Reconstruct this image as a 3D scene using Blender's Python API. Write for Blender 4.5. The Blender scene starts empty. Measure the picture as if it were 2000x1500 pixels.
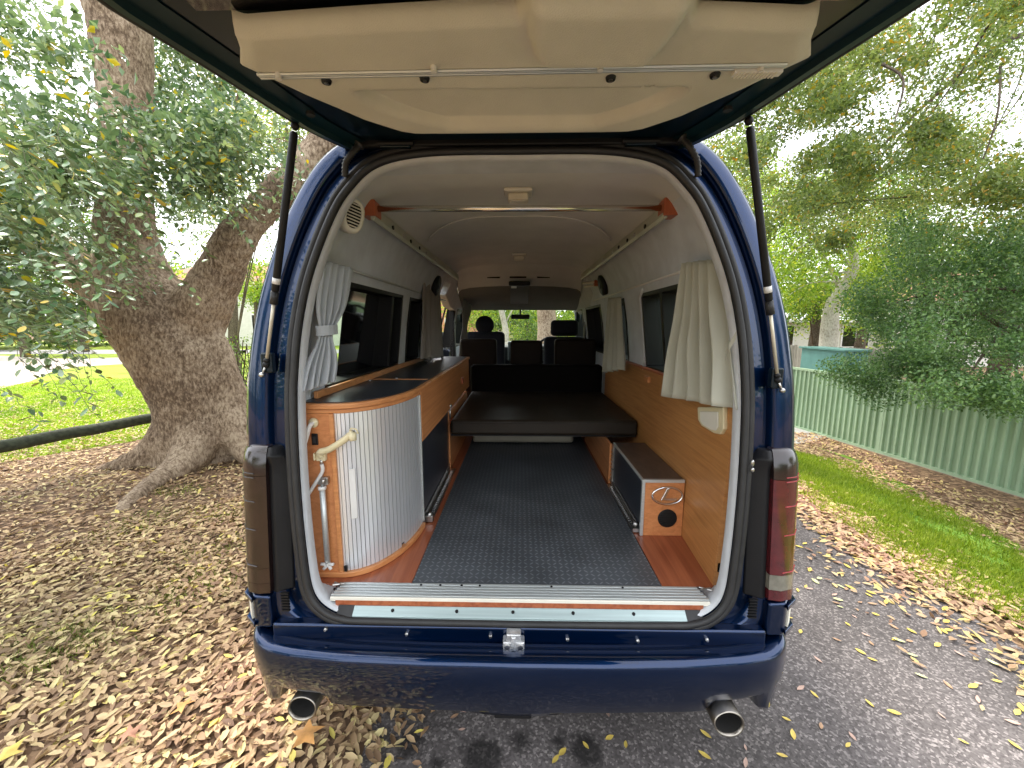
import bpy, math, random
import numpy as np
from mathutils import Vector, Matrix, noise as mnoise
random.seed(7); RNG = np.random.default_rng(11)
R = math.radians
S = bpy.context.scene
COL = S.collection
# ------------------------------------------------------------------ camera
CAMLOC = (0.012, 0.0, 1.64); FPX = 780.0; TH = R(8.4); YW = R(1.2)
cd = bpy.data.cameras.new("camera"); cam = bpy.data.objects.new("camera", cd); COL.objects.link(cam)
cd.sensor_fit = 'HORIZONTAL'; cd.sensor_width = 36; cd.lens = 36 * FPX / 2000; cd.clip_start = 0.02; cd.clip_end = 2000
cam.location = CAMLOC; cam.rotation_euler = (R(90) - TH, 0, YW)
S.camera = cam
# ------------------------------------------------------------------ light
SUN_EL, SUN_AZ = R(58), R(-35)      # sun direction: azimuth measured from +Y towards +X
w = bpy.data.worlds.new("World"); S.world = w; w.use_nodes = True
nt = w.node_tree; bgn = nt.nodes['Background']
sky = nt.nodes.new('ShaderNodeTexSky'); sky.sky_type = 'NISHITA'; sky.sun_disc = False
sky.sun_elevation = SUN_EL; sky.sun_rotation = SUN_AZ; sky.air_density = 1.0; sky.dust_density = 4.0; sky.ozone_density = 1.0
mxw = nt.nodes.new('ShaderNodeMixRGB'); mxw.inputs[0].default_value = 0.72
mxw.inputs[2].default_value = (7.5, 7.6, 7.75, 1)           # bright thin overcast over the blue
nt.links.new(sky.outputs[0], mxw.inputs[1]); nt.links.new(mxw.outputs[0], bgn.inputs[0])
bgn.inputs[1].default_value = 0.15
sl = bpy.data.lights.new("sun", 'SUN'); so = bpy.data.objects.new("sun", sl); COL.objects.link(so)
sl.energy = 1.5; sl.angle = R(12); sl.color = (1.0, 0.93, 0.82)
sd = Vector((math.sin(SUN_AZ) * math.cos(SUN_EL), math.cos(SUN_AZ) * math.cos(SUN_EL), math.sin(SUN_EL)))
so.rotation_euler = sd.to_track_quat('Z', 'Y').to_euler()
S.view_settings.view_transform = 'Standard'; S.view_settings.look = 'None'
S.view_settings.exposure = 1.80; S.view_settings.gamma = 1.0; S.view_settings.use_curve_mapping = False
S.cycles.use_denoising = True
try: S.cycles.denoiser = 'OPENIMAGEDENOISE'
except Exception: pass
S.cycles.max_bounces = 12; S.cycles.diffuse_bounces = 9; S.cycles.glossy_bounces = 4
S.cycles.transparent_max_bounces = 16; S.cycles.transmission_bounces = 6
S.cycles.caustics_reflective = False; S.cycles.caustics_refractive = False
S.cycles.sample_clamp_indirect = 6

# ------------------------------------------------------------------ measuring helpers (authoring: where in the place a sight line lands)
_f = Vector((-math.sin(YW) * math.cos(TH), math.cos(YW) * math.cos(TH), -math.sin(TH)))
_r = Vector((math.cos(YW), math.sin(YW), 0)); _u = _r.cross(_f)
def ray(u, v): return _f + _r * ((u - 1000) / FPX) + _u * ((750 - v) / FPX)
def at(u, v, ax, val):
    r = ray(u, v); c = Vector(CAMLOC); return c + r * ((val - c[ax]) / r[ax])
def gz(x, y):
    t = min(1, max(0, (x - 2.3) / 3.0)); h = -0.4 * t * t * (3 - 2 * t)
    return h
def ground(u, v):
    r = ray(u, v); c = Vector(CAMLOC); t = 0.5
    for _ in range(4000):
        p = c + r * t
        if p.z <= gz(p.x, p.y): return p
        t += 0.01 + 0.002 * t
    return p

# ------------------------------------------------------------------ materials
def new_mat(name):
    m = bpy.data.materials.new(name); m.use_nodes = True
    return m, m.node_tree, m.node_tree.nodes['Principled BSDF']
def setp(b, **k):
    for n, v in k.items():
        n = n.replace('_', ' ')
        if n in b.inputs: b.inputs[n].default_value = v
def mat(name, col, rough=0.6, metal=0.0, coat=0.0, var=0.12, vs=6.0, bump=0.0, bs=80.0, stretch=(1, 1, 1), sheen=0.0, rvar=0.0, trans=0.0, det=5, spec=0.5, col2=None, coatr=0.04):
    m, t, b = new_mat(name)
    setp(b, Roughness=rough, Metallic=metal, Coat_Weight=coat, Coat_Roughness=coatr, Sheen_Weight=sheen, Transmission_Weight=trans)
    b.inputs['Specular IOR Level'].default_value = spec
    tc = t.nodes.new('ShaderNodeTexCoord'); mp = t.nodes.new('ShaderNodeMapping'); mp.inputs['Scale'].default_value = stretch
    t.links.new(tc.outputs['Object'], mp.inputs[0])
    n = t.nodes.new('ShaderNodeTexNoise'); n.inputs['Scale'].default_value = vs; n.inputs['Detail'].default_value = det
    t.links.new(mp.outputs[0], n.inputs['Vector'])
    cr = t.nodes.new('ShaderNodeValToRGB'); t.links.new(n.outputs[0], cr.inputs[0])
    c2 = col2 or tuple(c * (1 - var) for c in col); c1 = tuple(min(1, c * (1 + var)) for c in col) if not col2 else col
    cr.color_ramp.elements[0].position = 0.32; cr.color_ramp.elements[0].color = (*c2, 1)
    cr.color_ramp.elements[1].position = 0.68; cr.color_ramp.elements[1].color = (*c1, 1)
    t.links.new(cr.outputs[0], b.inputs['Base Color'])
    if rvar:
        mr = t.nodes.new('ShaderNodeMapRange'); mr.inputs[3].default_value = max(0, rough - rvar); mr.inputs[4].default_value = min(1, rough + rvar)
        t.links.new(n.outputs[0], mr.inputs[0]); t.links.new(mr.outputs[0], b.inputs['Roughness'])
    if bump:
        n2 = t.nodes.new('ShaderNodeTexNoise'); n2.inputs['Scale'].default_value = bs; n2.inputs['Detail'].default_value = 4
        t.links.new(mp.outputs[0], n2.inputs['Vector'])
        bp = t.nodes.new('ShaderNodeBump'); bp.inputs['Strength'].default_value = bump; bp.inputs['Distance'].default_value = 0.004
        t.links.new(n2.outputs[0], bp.inputs['Height']); t.links.new(bp.outputs[0], b.inputs['Normal'])
    return m
def wood(name, c1, c2, stretch=(30, 1.6, 55), rough=0.38, coat=0.15):
    m, t, b = new_mat(name); setp(b, Roughness=rough, Coat_Weight=coat, Coat_Roughness=0.25)
    tc = t.nodes.new('ShaderNodeTexCoord'); mp = t.nodes.new('ShaderNodeMapping'); mp.inputs['Scale'].default_value = stretch
    t.links.new(tc.outputs['Object'], mp.inputs[0])
    n = t.nodes.new('ShaderNodeTexNoise'); n.inputs['Scale'].default_value = 1.0; n.inputs['Detail'].default_value = 7; n.inputs['Roughness'].default_value = 0.62
    n.inputs['Distortion'].default_value = 0.8
    t.links.new(mp.outputs[0], n.inputs['Vector'])
    n3 = t.nodes.new('ShaderNodeTexNoise'); n3.inputs['Scale'].default_value = 2.2; n3.inputs['Detail'].default_value = 2
    t.links.new(tc.outputs['Object'], n3.inputs['Vector'])
    ad = t.nodes.new('ShaderNodeMath'); ad.operation = 'MULTIPLY_ADD'; ad.inputs[1].default_value = 0.25; t.links.new(n3.outputs[0], ad.inputs[0])
    sb = t.nodes.new('ShaderNodeMath'); sb.operation = 'SUBTRACT'; sb.inputs[1].default_value = 0.125; t.links.new(n.outputs[0], sb.inputs[0]); t.links.new(sb.outputs[0], ad.inputs[2])
    cr = t.nodes.new('ShaderNodeValToRGB'); t.links.new(ad.outputs[0], cr.inputs[0])
    cr.color_ramp.elements[0].position = 0.30; cr.color_ramp.elements[0].color = (*c2, 1)
    cr.color_ramp.elements[1].position = 0.62; cr.color_ramp.elements[1].color = (*c1, 1)
    t.links.new(cr.outputs[0], b.inputs['Base Color'])
    bp = t.nodes.new('ShaderNodeBump'); bp.inputs['Strength'].default_value = 0.12; bp.inputs['Distance'].default_value = 0.002
    t.links.new(n.outputs[0], bp.inputs['Height']); t.links.new(bp.outputs[0], b.inputs['Normal'])
    return m
def leafmat(name, cols, rough=0.35, transl=0.35, spec=0.5):
    """one colour per leaf, drawn at random"""
    m, t, b = new_mat(name); setp(b, Roughness=rough); b.inputs['Specular IOR Level'].default_value = spec
    g = t.nodes.new('ShaderNodeNewGeometry'); cr = t.nodes.new('ShaderNodeValToRGB')
    t.links.new(g.outputs['Random Per Island'], cr.inputs[0])
    el = cr.color_ramp.elements
    while len(el) < len(cols): el.new(0.5)
    for i, (p, c) in enumerate(cols): el[i].position = p; el[i].color = (*c, 1)
    tc = t.nodes.new('ShaderNodeTexCoord'); nz = t.nodes.new('ShaderNodeTexNoise'); nz.inputs['Scale'].default_value = .9; nz.inputs['Detail'].default_value = 2; t.links.new(tc.outputs['Object'], nz.inputs[0])
    hv = t.nodes.new('ShaderNodeHueSaturation'); m1 = t.nodes.new('ShaderNodeMapRange'); m1.inputs[1].default_value = .3; m1.inputs[2].default_value = .7; m1.inputs[3].default_value = .485; m1.inputs[4].default_value = .515
    m2 = t.nodes.new('ShaderNodeMapRange'); m2.inputs[1].default_value = .3; m2.inputs[2].default_value = .7; m2.inputs[3].default_value = 1.25; m2.inputs[4].default_value = .75
    t.links.new(nz.outputs[0], m1.inputs[0]); t.links.new(nz.outputs[0], m2.inputs[0]); t.links.new(m1.outputs[0], hv.inputs['Hue']); t.links.new(m2.outputs[0], hv.inputs['Value']); t.links.new(cr.outputs[0], hv.inputs['Color']); cr = hv
    t.links.new(cr.outputs[0], b.inputs['Base Color'])
    if transl:
        tr = t.nodes.new('ShaderNodeBsdfTranslucent'); mx = t.nodes.new('ShaderNodeMixShader'); mx.inputs[0].default_value = transl
        hs = t.nodes.new('ShaderNodeHueSaturation'); hs.inputs['Saturation'].default_value = 1.15; hs.inputs['Value'].default_value = 1.6
        t.links.new(cr.outputs[0], hs.inputs['Color']); t.links.new(hs.outputs[0], tr.inputs[0])
        t.links.new(b.outputs[0], mx.inputs[1]); t.links.new(tr.outputs[0], mx.inputs[2])
        t.links.new(mx.outputs[0], t.nodes['Material Output'].inputs[0])
    return m
def glassmat(name, tint, refl=1.0, dark=0.0):
    m = bpy.data.materials.new(name); m.use_nodes = True; t = m.node_tree; t.nodes.remove(t.nodes['Principled BSDF'])
    tr = t.nodes.new('ShaderNodeBsdfTransparent'); tr.inputs[0].default_value = (*tint, 1)
    gl = t.nodes.new('ShaderNodeBsdfGlossy'); gl.inputs['Roughness'].default_value = 0.03
    lw = t.nodes.new('ShaderNodeLayerWeight'); lw.inputs[0].default_value = .5; pw_ = t.nodes.new('ShaderNodeMath'); pw_.operation = 'POWER'; pw_.inputs[1].default_value = 4.0
    ma = t.nodes.new('ShaderNodeMath'); ma.operation = 'MULTIPLY_ADD'; ma.inputs[1].default_value = .4; ma.inputs[2].default_value = .05; mx = t.nodes.new('ShaderNodeMixShader')
    t.links.new(lw.outputs['Facing'], pw_.inputs[0]); t.links.new(pw_.outputs[0], ma.inputs[0]); t.links.new(ma.outputs[0], mx.inputs[0]); t.links.new(tr.outputs[0], mx.inputs[1]); t.links.new(gl.outputs[0], mx.inputs[2])
    t.links.new(mx.outputs[0], t.nodes['Material Output'].inputs[0]); return m

PAINT = mat("blue_metallic_paint", (0.0004, 0.0150, 0.062), 0.34, 0.85, 0.9, var=0.10, vs=900, rvar=0.03, coatr=.025, spec=.2)
PAINTIN = mat("inner_blue_paint", (0.0012, 0.010, 0.018), 0.42, 0.3, 0.5, var=0.12, vs=30, coatr=0.15, spec=.2)
BLACK = mat("black_plastic", (0.008, 0.008, 0.009), 0.5, spec=.3, var=0.2, bump=0.15, bs=300)
RUBBER = mat("black_rubber", (0.016, 0.016, 0.017), 0.55, var=0.25, vs=20)
GREYFELT = mat("grey_felt", (0.60, 0.64, 0.70), 0.95, var=0.09, vs=9, bump=0.4, bs=380, sheen=0.2)
FELTRIM = mat("pale_felt", (0.55, 0.57, 0.60), 0.95, var=0.07, vs=12, bump=0.35, bs=400, sheen=0.2)
HEADL = mat("headliner_fabric", (0.62, 0.62, 0.61), 0.95, var=0.06, vs=5, bump=0.3, bs=420, sheen=0.15)
BEIGE = mat("beige_trim_fabric", (0.62, 0.59, 0.50), 0.92, var=0.06, vs=7, bump=0.35, bs=450, sheen=0.1)
ALU = mat("brushed_aluminium", (0.60, 0.64, 0.64), 0.42, 0.65, var=0.08, vs=3, stretch=(1, 60, 60), rvar=0.08)
ALUSLAT = mat("anodised_slat", (0.80, 0.82, 0.86), 0.36, 0.60, var=0.03, vs=3)
STEEL = mat("worn_steel", (0.50, 0.49, 0.47), 0.32, 1.0, var=0.2, vs=40, rvar=0.12)
CHROME = mat("chrome", (0.75, 0.75, 0.76), 0.10, 1.0, var=0.05)
WOOD = wood("orange_wood", (0.64, 0.27, 0.105), (0.48, 0.175, 0.060))
WOODH = wood("orange_wood_edge", (0.64, 0.28, 0.105), (0.47, 0.18, 0.060), stretch=(4, 20, 60))
WOODF = wood("red_wood_floor", (0.40, 0.125, 0.055), (0.25, 0.065, 0.028), stretch=(40, 1.5, 40), rough=0.3)
WOODP = wood("red_wood_block", (0.46, 0.12, 0.05), (0.34, 0.08, 0.03), stretch=(30, 30, 8))
WOODR = wood("amber_wood_panel", (0.54, 0.255, 0.085), (0.39, 0.160, 0.045), stretch=(30, 3.0, 75))
DARKTOP = mat("dark_laminate", (0.022, 0.026, 0.036), 0.36, var=0.15, vs=12, bump=0.08, bs=500)
BROWNTOP = mat("brown_laminate", (0.075, 0.050, 0.040), 0.30, var=0.3, vs=30, stretch=(1, .3, 1))
LEATHER = mat("brown_vinyl", (0.018, 0.0125, 0.008), 0.45, spec=.3, var=0.15, vs=6, bump=0.35, bs=160, rvar=0.08)
SEATM = mat("dark_seat_vinyl", (0.003, 0.0022, 0.002), 0.7, spec=.06, var=0.2, vs=8, bump=0.2, bs=150)
SEATB = mat("dark_brown_seat", (0.012, 0.007, 0.0045), 0.6, var=.2, spec=.12)
NAVY = mat("navy_cover", (0.006, 0.008, 0.018), 0.85, var=0.2, vs=20)
CREAM = mat("cream_plastic", (0.70, 0.62, 0.40), 0.35, var=0.05)
CREAMW = mat("off_white_plastic", (0.76, 0.73, 0.64), 0.45, var=0.06)
WHITE = mat("white_plastic", (0.72, 0.71, 0.69), 0.35, var=0.05)
CURT_L = mat("silver_curtain", (0.40, 0.43, 0.46), 0.8, var=0.05, vs=5, bump=0.2, bs=500, sheen=0.3)
CURT_R = mat("sage_curtain", (0.42, 0.415, 0.34), 0.85, var=0.06, vs=5, bump=0.2, bs=500, sheen=0.2)
CURT_G = mat("taupe_curtain", (0.30, 0.27, 0.25), 0.85, var=0.06, vs=5, bump=0.2, bs=500)
GLASS = glassmat("side_glass", (0.62, 0.72, 0.64)); WGLASS = glassmat("windscreen_glass", (0.88, 0.93, 0.88)); DGLASS = mat("privacy_glass", (0.006, 0.006, 0.008), 0.06, var=0.1, coat=1.0)
REDLENS = mat("smoked_red_lens", (0.075, 0.007, 0.010), 0.16, coat=0.6, var=0.3, vs=25, coatr=0.06)
BROWNLENS = mat("smoked_brown_lens", (0.014, 0.006, 0.006), 0.2, coat=0.45, var=0.3, vs=25, coatr=0.12)
CLEARLENS = mat("dirty_clear_lens", (0.16, 0.15, 0.12), 0.25, coat=0.8, var=0.2, vs=40)
TIP = mat("dull_titanium_tip", (0.34, 0.31, 0.27), 0.36, 1.0, var=0.2, vs=12, rvar=0.1)
SOOT = mat("soot", (0.008, 0.007, 0.006), 0.9)
BARK = None

# ------------------------------------------------------------------ mesh building
LOC = {}
class MB:
    def __init__(s): s.v = []; s.f = []
    def add(s, vs, fs):
        b = len(s.v); s.v += [tuple(p) for p in vs]; s.f += [tuple(i + b for i in f) for f in fs]; return s
    def box(s, x0, x1, y0, y1, z0, z1, M=None):
        vs = [(x, y, z) for x in (x0, x1) for y in (y0, y1) for z in (z0, z1)]
        if M is not None: vs = [tuple(M @ Vector(p)) for p in vs]
        return s.add(vs, [(0, 1, 3, 2), (4, 6, 7, 5), (0, 4, 5, 1), (2, 3, 7, 6), (0, 2, 6, 4), (1, 5, 7, 3)])
    def hexa(s, a, b):   # two quads a (4 pts), b (4 pts)
        return s.add(list(a) + list(b), [(0, 3, 2, 1), (4, 5, 6, 7), (0, 1, 5, 4), (1, 2, 6, 5), (2, 3, 7, 6), (3, 0, 4, 7)])
    def loft(s, rings, closed=True, cap0=True, cap1=True):
        n = len(rings[0]); vs = [p for r in rings for p in r]; fs = []
        for i in range(len(rings) - 1):
            for j in range(n if closed else n - 1):
                k = (j + 1) % n; fs.append((i * n + j, i * n + k, (i + 1) * n + k, (i + 1) * n + j))
        if closed and cap0: fs.append(tuple(range(n))[::-1])
        if closed and cap1: fs.append(tuple((len(rings) - 1) * n + j for j in range(n)))
        return s.add(vs, fs)
    def tube(s, pts, r, n=10, cap=True, flat=1.0, jit=0):
        pts = [Vector(p) for p in pts]; rings = []; prev = None
        for i, p in enumerate(pts):
            d = (pts[min(i + 1, len(pts) - 1)] - pts[max(i - 1, 0)]).normalized()
            if prev is None:
                a = Vector((0, 0, 1)) if abs(d.z) < .9 else Vector((1, 0, 0)); x = d.cross(a).normalized()
            else: x = (prev - d * prev.dot(d)).normalized()
            prev = x; y = d.cross(x); rr = r[i] if isinstance(r, (list, tuple)) else r
            ring = []
            for k in range(n):
                q = rr * (1 + (random.uniform(-jit, jit) if jit else 0)); a = 2 * math.pi * k / n
                ring.append(p + x * math.cos(a) * q + y * math.sin(a) * q * flat)
            rings.append(ring)
        return s.loft(rings, True, cap, cap)
    def prism(s, poly, ax, a0, a1):   # poly in the two other axes
        def mk(p, a):
            q = list(p); q.insert(ax, a); return tuple(q)
        n = len(poly)
        return s.add([mk(p, a0) for p in poly] + [mk(p, a1) for p in poly],
                     [tuple(range(n))[::-1], tuple(range(n, 2 * n))] + [(i, (i + 1) % n, n + (i + 1) % n, n + i) for i in range(n)])
    def sphere(s, c, r, n=12, m=8):
        rx, ry, rz = r if isinstance(r, (tuple, list)) else (r, r, r)
        rings = []
        for i in range(m + 1):
            a = math.pi * (i + 0.001) / (m + 0.002)
            rings.append([(c[0] + rx * math.sin(a) * math.cos(2 * math.pi * k / n), c[1] + ry * math.sin(a) * math.sin(2 * math.pi * k / n), c[2] + rz * math.cos(a)) for k in range(n)])
        return s.loft(rings)
    def build(s, name, m, parent=None, smooth=False, bevel=0, seg=2, kind=None, label=None):
        me = bpy.data.meshes.new(name)
        L = LOC.get(parent.name, Vector((0, 0, 0))) if parent is not None else Vector((0, 0, 0))
        me.from_pydata([(p[0] - L.x, p[1] - L.y, p[2] - L.z) for p in s.v], [], s.f)
        bm_fix(me); me.materials.append(m)
        o = bpy.data.objects.new(name, me); COL.objects.link(o)
        if parent is not None: o.parent = parent
        LOC[o.name] = L.copy()
        if smooth:
            for p in me.polygons: p.use_smooth = True
        if bevel:
            b = o.modifiers.new("bevel", 'BEVEL'); b.width = bevel; b.segments = seg; b.limit_method = 'ANGLE'; b.angle_limit = R(35)
            for p in me.polygons: p.use_smooth = True
            b.harden_normals = True
        if kind: o['kind'] = kind
        if label: o['label'] = label
        return o
import bmesh
def bm_fix(me):
    b = bmesh.new(); b.from_mesh(me); bmesh.ops.recalc_face_normals(b, faces=b.faces); b.to_mesh(me); b.free()
def thing(name, label, cat, loc=(0, 0, 0), group=None):
    o = bpy.data.objects.new(name, None); COL.objects.link(o); o.location = loc; o.empty_display_size = .1
    o['label'] = label; o['category'] = cat
    if group: o['group'] = group
    LOC[o.name] = Vector(loc); return o
def tag(o, label, cat, group=None):
    o['label'] = label; o['category'] = cat
    if group: o['group'] = group
    return o
def structure(o): o['kind'] = 'structure'; return o
def stuff(o, label=None):
    o['kind'] = 'stuff'
    if label: o['label'] = label
    return o
def smoothangle(o, a=40):
    me = o.data
    for p in me.polygons: p.use_smooth = True
    try: me.set_sharp_from_angle(angle=R(a))
    except Exception: pass
    return o
def np_mesh(name, V, Fc, m, parent=None, L=Vector((0, 0, 0)), smooth=False):
    """V (n,3), Fc (k,3) or (k,4)"""
    me = bpy.data.meshes.new(name); n = len(V); k, c = Fc.shape
    V = np.asarray(V, dtype=np.float32) - np.array([L.x, L.y, L.z], dtype=np.float32)
    me.vertices.add(n); me.vertices.foreach_set('co', V.ravel())
    me.loops.add(k * c); me.loops.foreach_set('vertex_index', Fc.astype(np.int32).ravel())
    me.polygons.add(k); me.polygons.foreach_set('loop_start', np.arange(0, k * c, c, dtype=np.int32))
    if smooth: me.polygons.foreach_set('use_smooth', np.ones(k, dtype=bool))
    me.update(calc_edges=True); me.validate()
    me.materials.append(m); o = bpy.data.objects.new(name, me); COL.objects.link(o)
    if parent is not None: o.parent = parent
    LOC[o.name] = L.copy(); return o
def leaf_arrays(P, size, dirs=None, up=0.5, aspect=0.45, hi=False, fold=0.25, flat=False, droop=0.0):
    """one leaf per point: a folded kite (2 triangles) or, hi, a 6-triangle blade"""
    n = len(P); size = np.broadcast_to(size, (n,)).astype(float)[:, None]
    if dirs is None:
        d = RNG.normal(size=(n, 3)); d[:, 2] -= droop
    else: d = dirs + RNG.normal(size=(n, 3)) * 0.35
    if flat: d[:, 2] *= 0.22
    d /= np.linalg.norm(d, axis=1)[:, None]
    nn = RNG.normal(size=(n, 3)) * (1 - up) + np.array([0, 0, 1.0]) * up * 1.6
    sd_ = np.cross(d, nn); sd_ /= (np.linalg.norm(sd_, axis=1)[:, None] + 1e-9); nn = np.cross(sd_, d)
    a = aspect * (0.8 + 0.4 * RNG.random((n, 1))); hw = size * a / 2
    if not hi:
        V = np.stack([P - d * size / 2, P + sd_ * hw - nn * size * fold * .0, P + d * size / 2, P - sd_ * hw, ], 1)
        V[:, 1] += nn * hw * fold * 2; V[:, 3] += nn * hw * fold * 2
        idx = np.arange(n)[:, None] * 4
        F = np.concatenate([idx + np.array([[0, 1, 2]]), idx + np.array([[0, 2, 3]])], 0)
        return V.reshape(-1, 3), F
    curl = (RNG.random((n, 1)) - .5) * size * .35
    V = np.stack([P - d * size * .5, P - d * size * .18 + sd_ * hw * .92 + nn * hw * fold, P + d * size * .18 + sd_ * hw * .85 + nn * (hw * fold + curl * .3),
                  P + d * size * .5 + nn * curl, P + d * size * .18 - sd_ * hw * .85 + nn * (hw * fold + curl * .3), P - d * size * .18 - sd_ * hw * .92 + nn * hw * fold,
                  P + nn * curl * .1], 1)
    idx = np.arange(n)[:, None] * 7
    F = np.concatenate([idx + np.array([[a_, b_, 6]]) for a_, b_ in ((0, 1), (1, 2), (2, 3), (3, 4), (4, 5), (5, 0))], 0)
    return V.reshape(-1, 3), F
def leaf_mesh(name, P, size, m, parent=None, L=Vector((0, 0, 0)), **k):
    V, F = leaf_arrays(np.asarray(P, float), size, **k); return np_mesh(name, V, F, m, parent, L)
def clumps(centers, rad, per, squash=0.7):
    C = np.asarray(centers, float); n = len(C) * per
    c = np.repeat(C, per, 0); r = np.repeat(np.broadcast_to(rad, (len(C),)), per)[:, None]
    d = RNG.normal(size=(n, 3)); d /= np.linalg.norm(d, axis=1)[:, None]; q = RNG.random((n, 1)) ** 0.5
    d[:, 2] *= squash
    return c + d * q * r
def catmull(keys, per=6):
    K = [Vector(k) for k in keys]; out = []
    for i in range(len(K) - 1):
        p0 = K[max(i - 1, 0)]; p1 = K[i]; p2 = K[i + 1]; p3 = K[min(i + 2, len(K) - 1)]
        for j in range(per):
            t = j / per; out.append(0.5 * ((2 * p1) + (p2 - p0) * t + (2 * p0 - 5 * p1 + 4 * p2 - p3) * t * t + (3 * p1 - p0 - 3 * p2 + p3) * t ** 3))
    out.append(K[-1]); return out

# =================================================================== SETTING
def ground_mat():
    m, t, b = new_mat("ground_soil"); setp(b, Roughness=0.95); b.inputs['Specular IOR Level'].default_value = .2
    tc = t.nodes.new('ShaderNodeTexCoord')
    vo = t.nodes.new('ShaderNodeTexVoronoi'); vo.inputs['Scale'].default_value = 28; t.links.new(tc.outputs['Object'], vo.inputs['Vector'])
    cr = t.nodes.new('ShaderNodeValToRGB'); sx = t.nodes.new('ShaderNodeSeparateXYZ'); t.links.new(vo.outputs['Color'], sx.inputs[0]); t.links.new(sx.outputs[0], cr.inputs[0])
    el = cr.color_ramp.elements; el[0].color = (.07, .045, .03, 1); el[1].color = (.30, .20, .12, 1); e = el.new(.55); e.color = (.16, .10, .06, 1)
    t.links.new(cr.outputs[0], b.inputs['Base Color']); return m
def lawn_mat(name, c1, c2, c3):
    m, t, b = new_mat(name); setp(b, Roughness=0.9); b.inputs['Specular IOR Level'].default_value = .15
    tc = t.nodes.new('ShaderNodeTexCoord')
    n1 = t.nodes.new('ShaderNodeTexNoise'); n1.inputs['Scale'].default_value = 1.3; n1.inputs['Detail'].default_value = 6; t.links.new(tc.outputs['Object'], n1.inputs[0])
    n2 = t.nodes.new('ShaderNodeTexNoise'); n2.inputs['Scale'].default_value = 30; n2.inputs['Detail'].default_value = 5; t.links.new(tc.outputs['Object'], n2.inputs[0])
    ad = t.nodes.new('ShaderNodeMath'); ad.operation = 'MULTIPLY_ADD'; ad.inputs[1].default_value = .6; t.links.new(n2.outputs[0], ad.inputs[0])
    ml = t.nodes.new('ShaderNodeMath'); ml.operation = 'MULTIPLY'; ml.inputs[1].default_value = .4; t.links.new(n1.outputs[0], ml.inputs[0]); t.links.new(ml.outputs[0], ad.inputs[2])
    cr = t.nodes.new('ShaderNodeValToRGB'); t.links.new(ad.outputs[0], cr.inputs[0]); el = cr.color_ramp.elements
    el[0].position = .36; el[0].color = (*c1, 1); el[1].position = .62; el[1].color = (*c3, 1); e = el.new(.5); e.color = (*c2, 1)
    t.links.new(cr.outputs[0], b.inputs['Base Color'])
    bp = t.nodes.new('ShaderNodeBump'); bp.inputs['Strength'].default_value = .6; bp.inputs['Distance'].default_value = .02; t.links.new(n2.outputs[0], bp.inputs[2]); t.links.new(bp.outputs[0], b.inputs['Normal'])
    return m
def asphalt_mat():
    m, t, b = new_mat("asphalt"); setp(b, Roughness=0.85); b.inputs['Specular IOR Level'].default_value = .35
    tc = t.nodes.new('ShaderNodeTexCoord')
    n1 = t.nodes.new('ShaderNodeTexNoise'); n1.inputs['Scale'].default_value = 1.2; n1.inputs['Detail'].default_value = 6; t.links.new(tc.outputs['Object'], n1.inputs[0])
    vo = t.nodes.new('ShaderNodeTexVoronoi'); vo.inputs['Scale'].default_value = 120; t.links.new(tc.outputs['Object'], vo.inputs['Vector'])
    sx = t.nodes.new('ShaderNodeSeparateXYZ'); t.links.new(vo.outputs['Color'], sx.inputs[0])
    cr = t.nodes.new('ShaderNodeValToRGB'); t.links.new(sx.outputs[0], cr.inputs[0]); el = cr.color_ramp.elements
    el[0].color = (.065, .058, .058, 1); el[1].color = (.24, .22, .215, 1); el[1].position = .97; e = el.new(.75); e.color = (.12, .110, .109, 1)
    c2 = t.nodes.new('ShaderNodeValToRGB'); t.links.new(n1.outputs[0], c2.inputs[0]); c2.color_ramp.elements[0].color = (.72, .70, .68, 1); c2.color_ramp.elements[0].position = .35
    c2.color_ramp.elements[1].color = (1.25, 1.22, 1.2, 1); c2.color_ramp.elements[1].position = .65
    mu = t.nodes.new('ShaderNodeMixRGB'); mu.blend_type = 'MULTIPLY'; mu.inputs[0].default_value = 1; t.links.new(cr.outputs[0], mu.inputs[1]); t.links.new(c2.outputs[0], mu.inputs[2])
    # damp oil stains, fixed to the ground behind the van
    last = mu
    for (sx_, sy_, r_) in ((-.42, 1.34, .05), (-.13, 1.30, .075), (.02, 1.36, .035), (.17, 1.37, .03), (.27, 1.33, .06), (-.30, 1.27, .03)):
        vm = t.nodes.new('ShaderNodeVectorMath'); vm.operation = 'DISTANCE'; vm.inputs[1].default_value = (sx_, sy_, 0.0); t.links.new(tc.outputs['Object'], vm.inputs[0])
        nz = t.nodes.new('ShaderNodeMath'); nz.operation = 'MULTIPLY_ADD'; nz.inputs[1].default_value = .08; t.links.new(n2_(t, tc), nz.inputs[0]); t.links.new(vm.outputs['Value'], nz.inputs[2])
        mr = t.nodes.new('ShaderNodeMapRange'); mr.inputs[1].default_value = r_ + .02; mr.inputs[2].default_value = r_ + .065; mr.inputs[3].default_value = .26; mr.inputs[4].default_value = 1; t.links.new(nz.outputs[0], mr.inputs[0])
        m2 = t.nodes.new('ShaderNodeMixRGB'); m2.blend_type = 'MULTIPLY'; m2.inputs[0].default_value = 1; t.links.new(last.outputs[0], m2.inputs[1]); t.links.new(mr.outputs[0], m2.inputs[2]); last = m2
    t.links.new(last.outputs[0], b.inputs['Base Color'])
    bp = t.nodes.new('ShaderNodeBump'); bp.inputs['Strength'].default_value = .8; bp.inputs['Distance'].default_value = .005; t.links.new(vo.outputs['Distance'], bp.inputs[2]); t.links.new(bp.outputs[0], b.inputs['Normal'])
    return m
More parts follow.
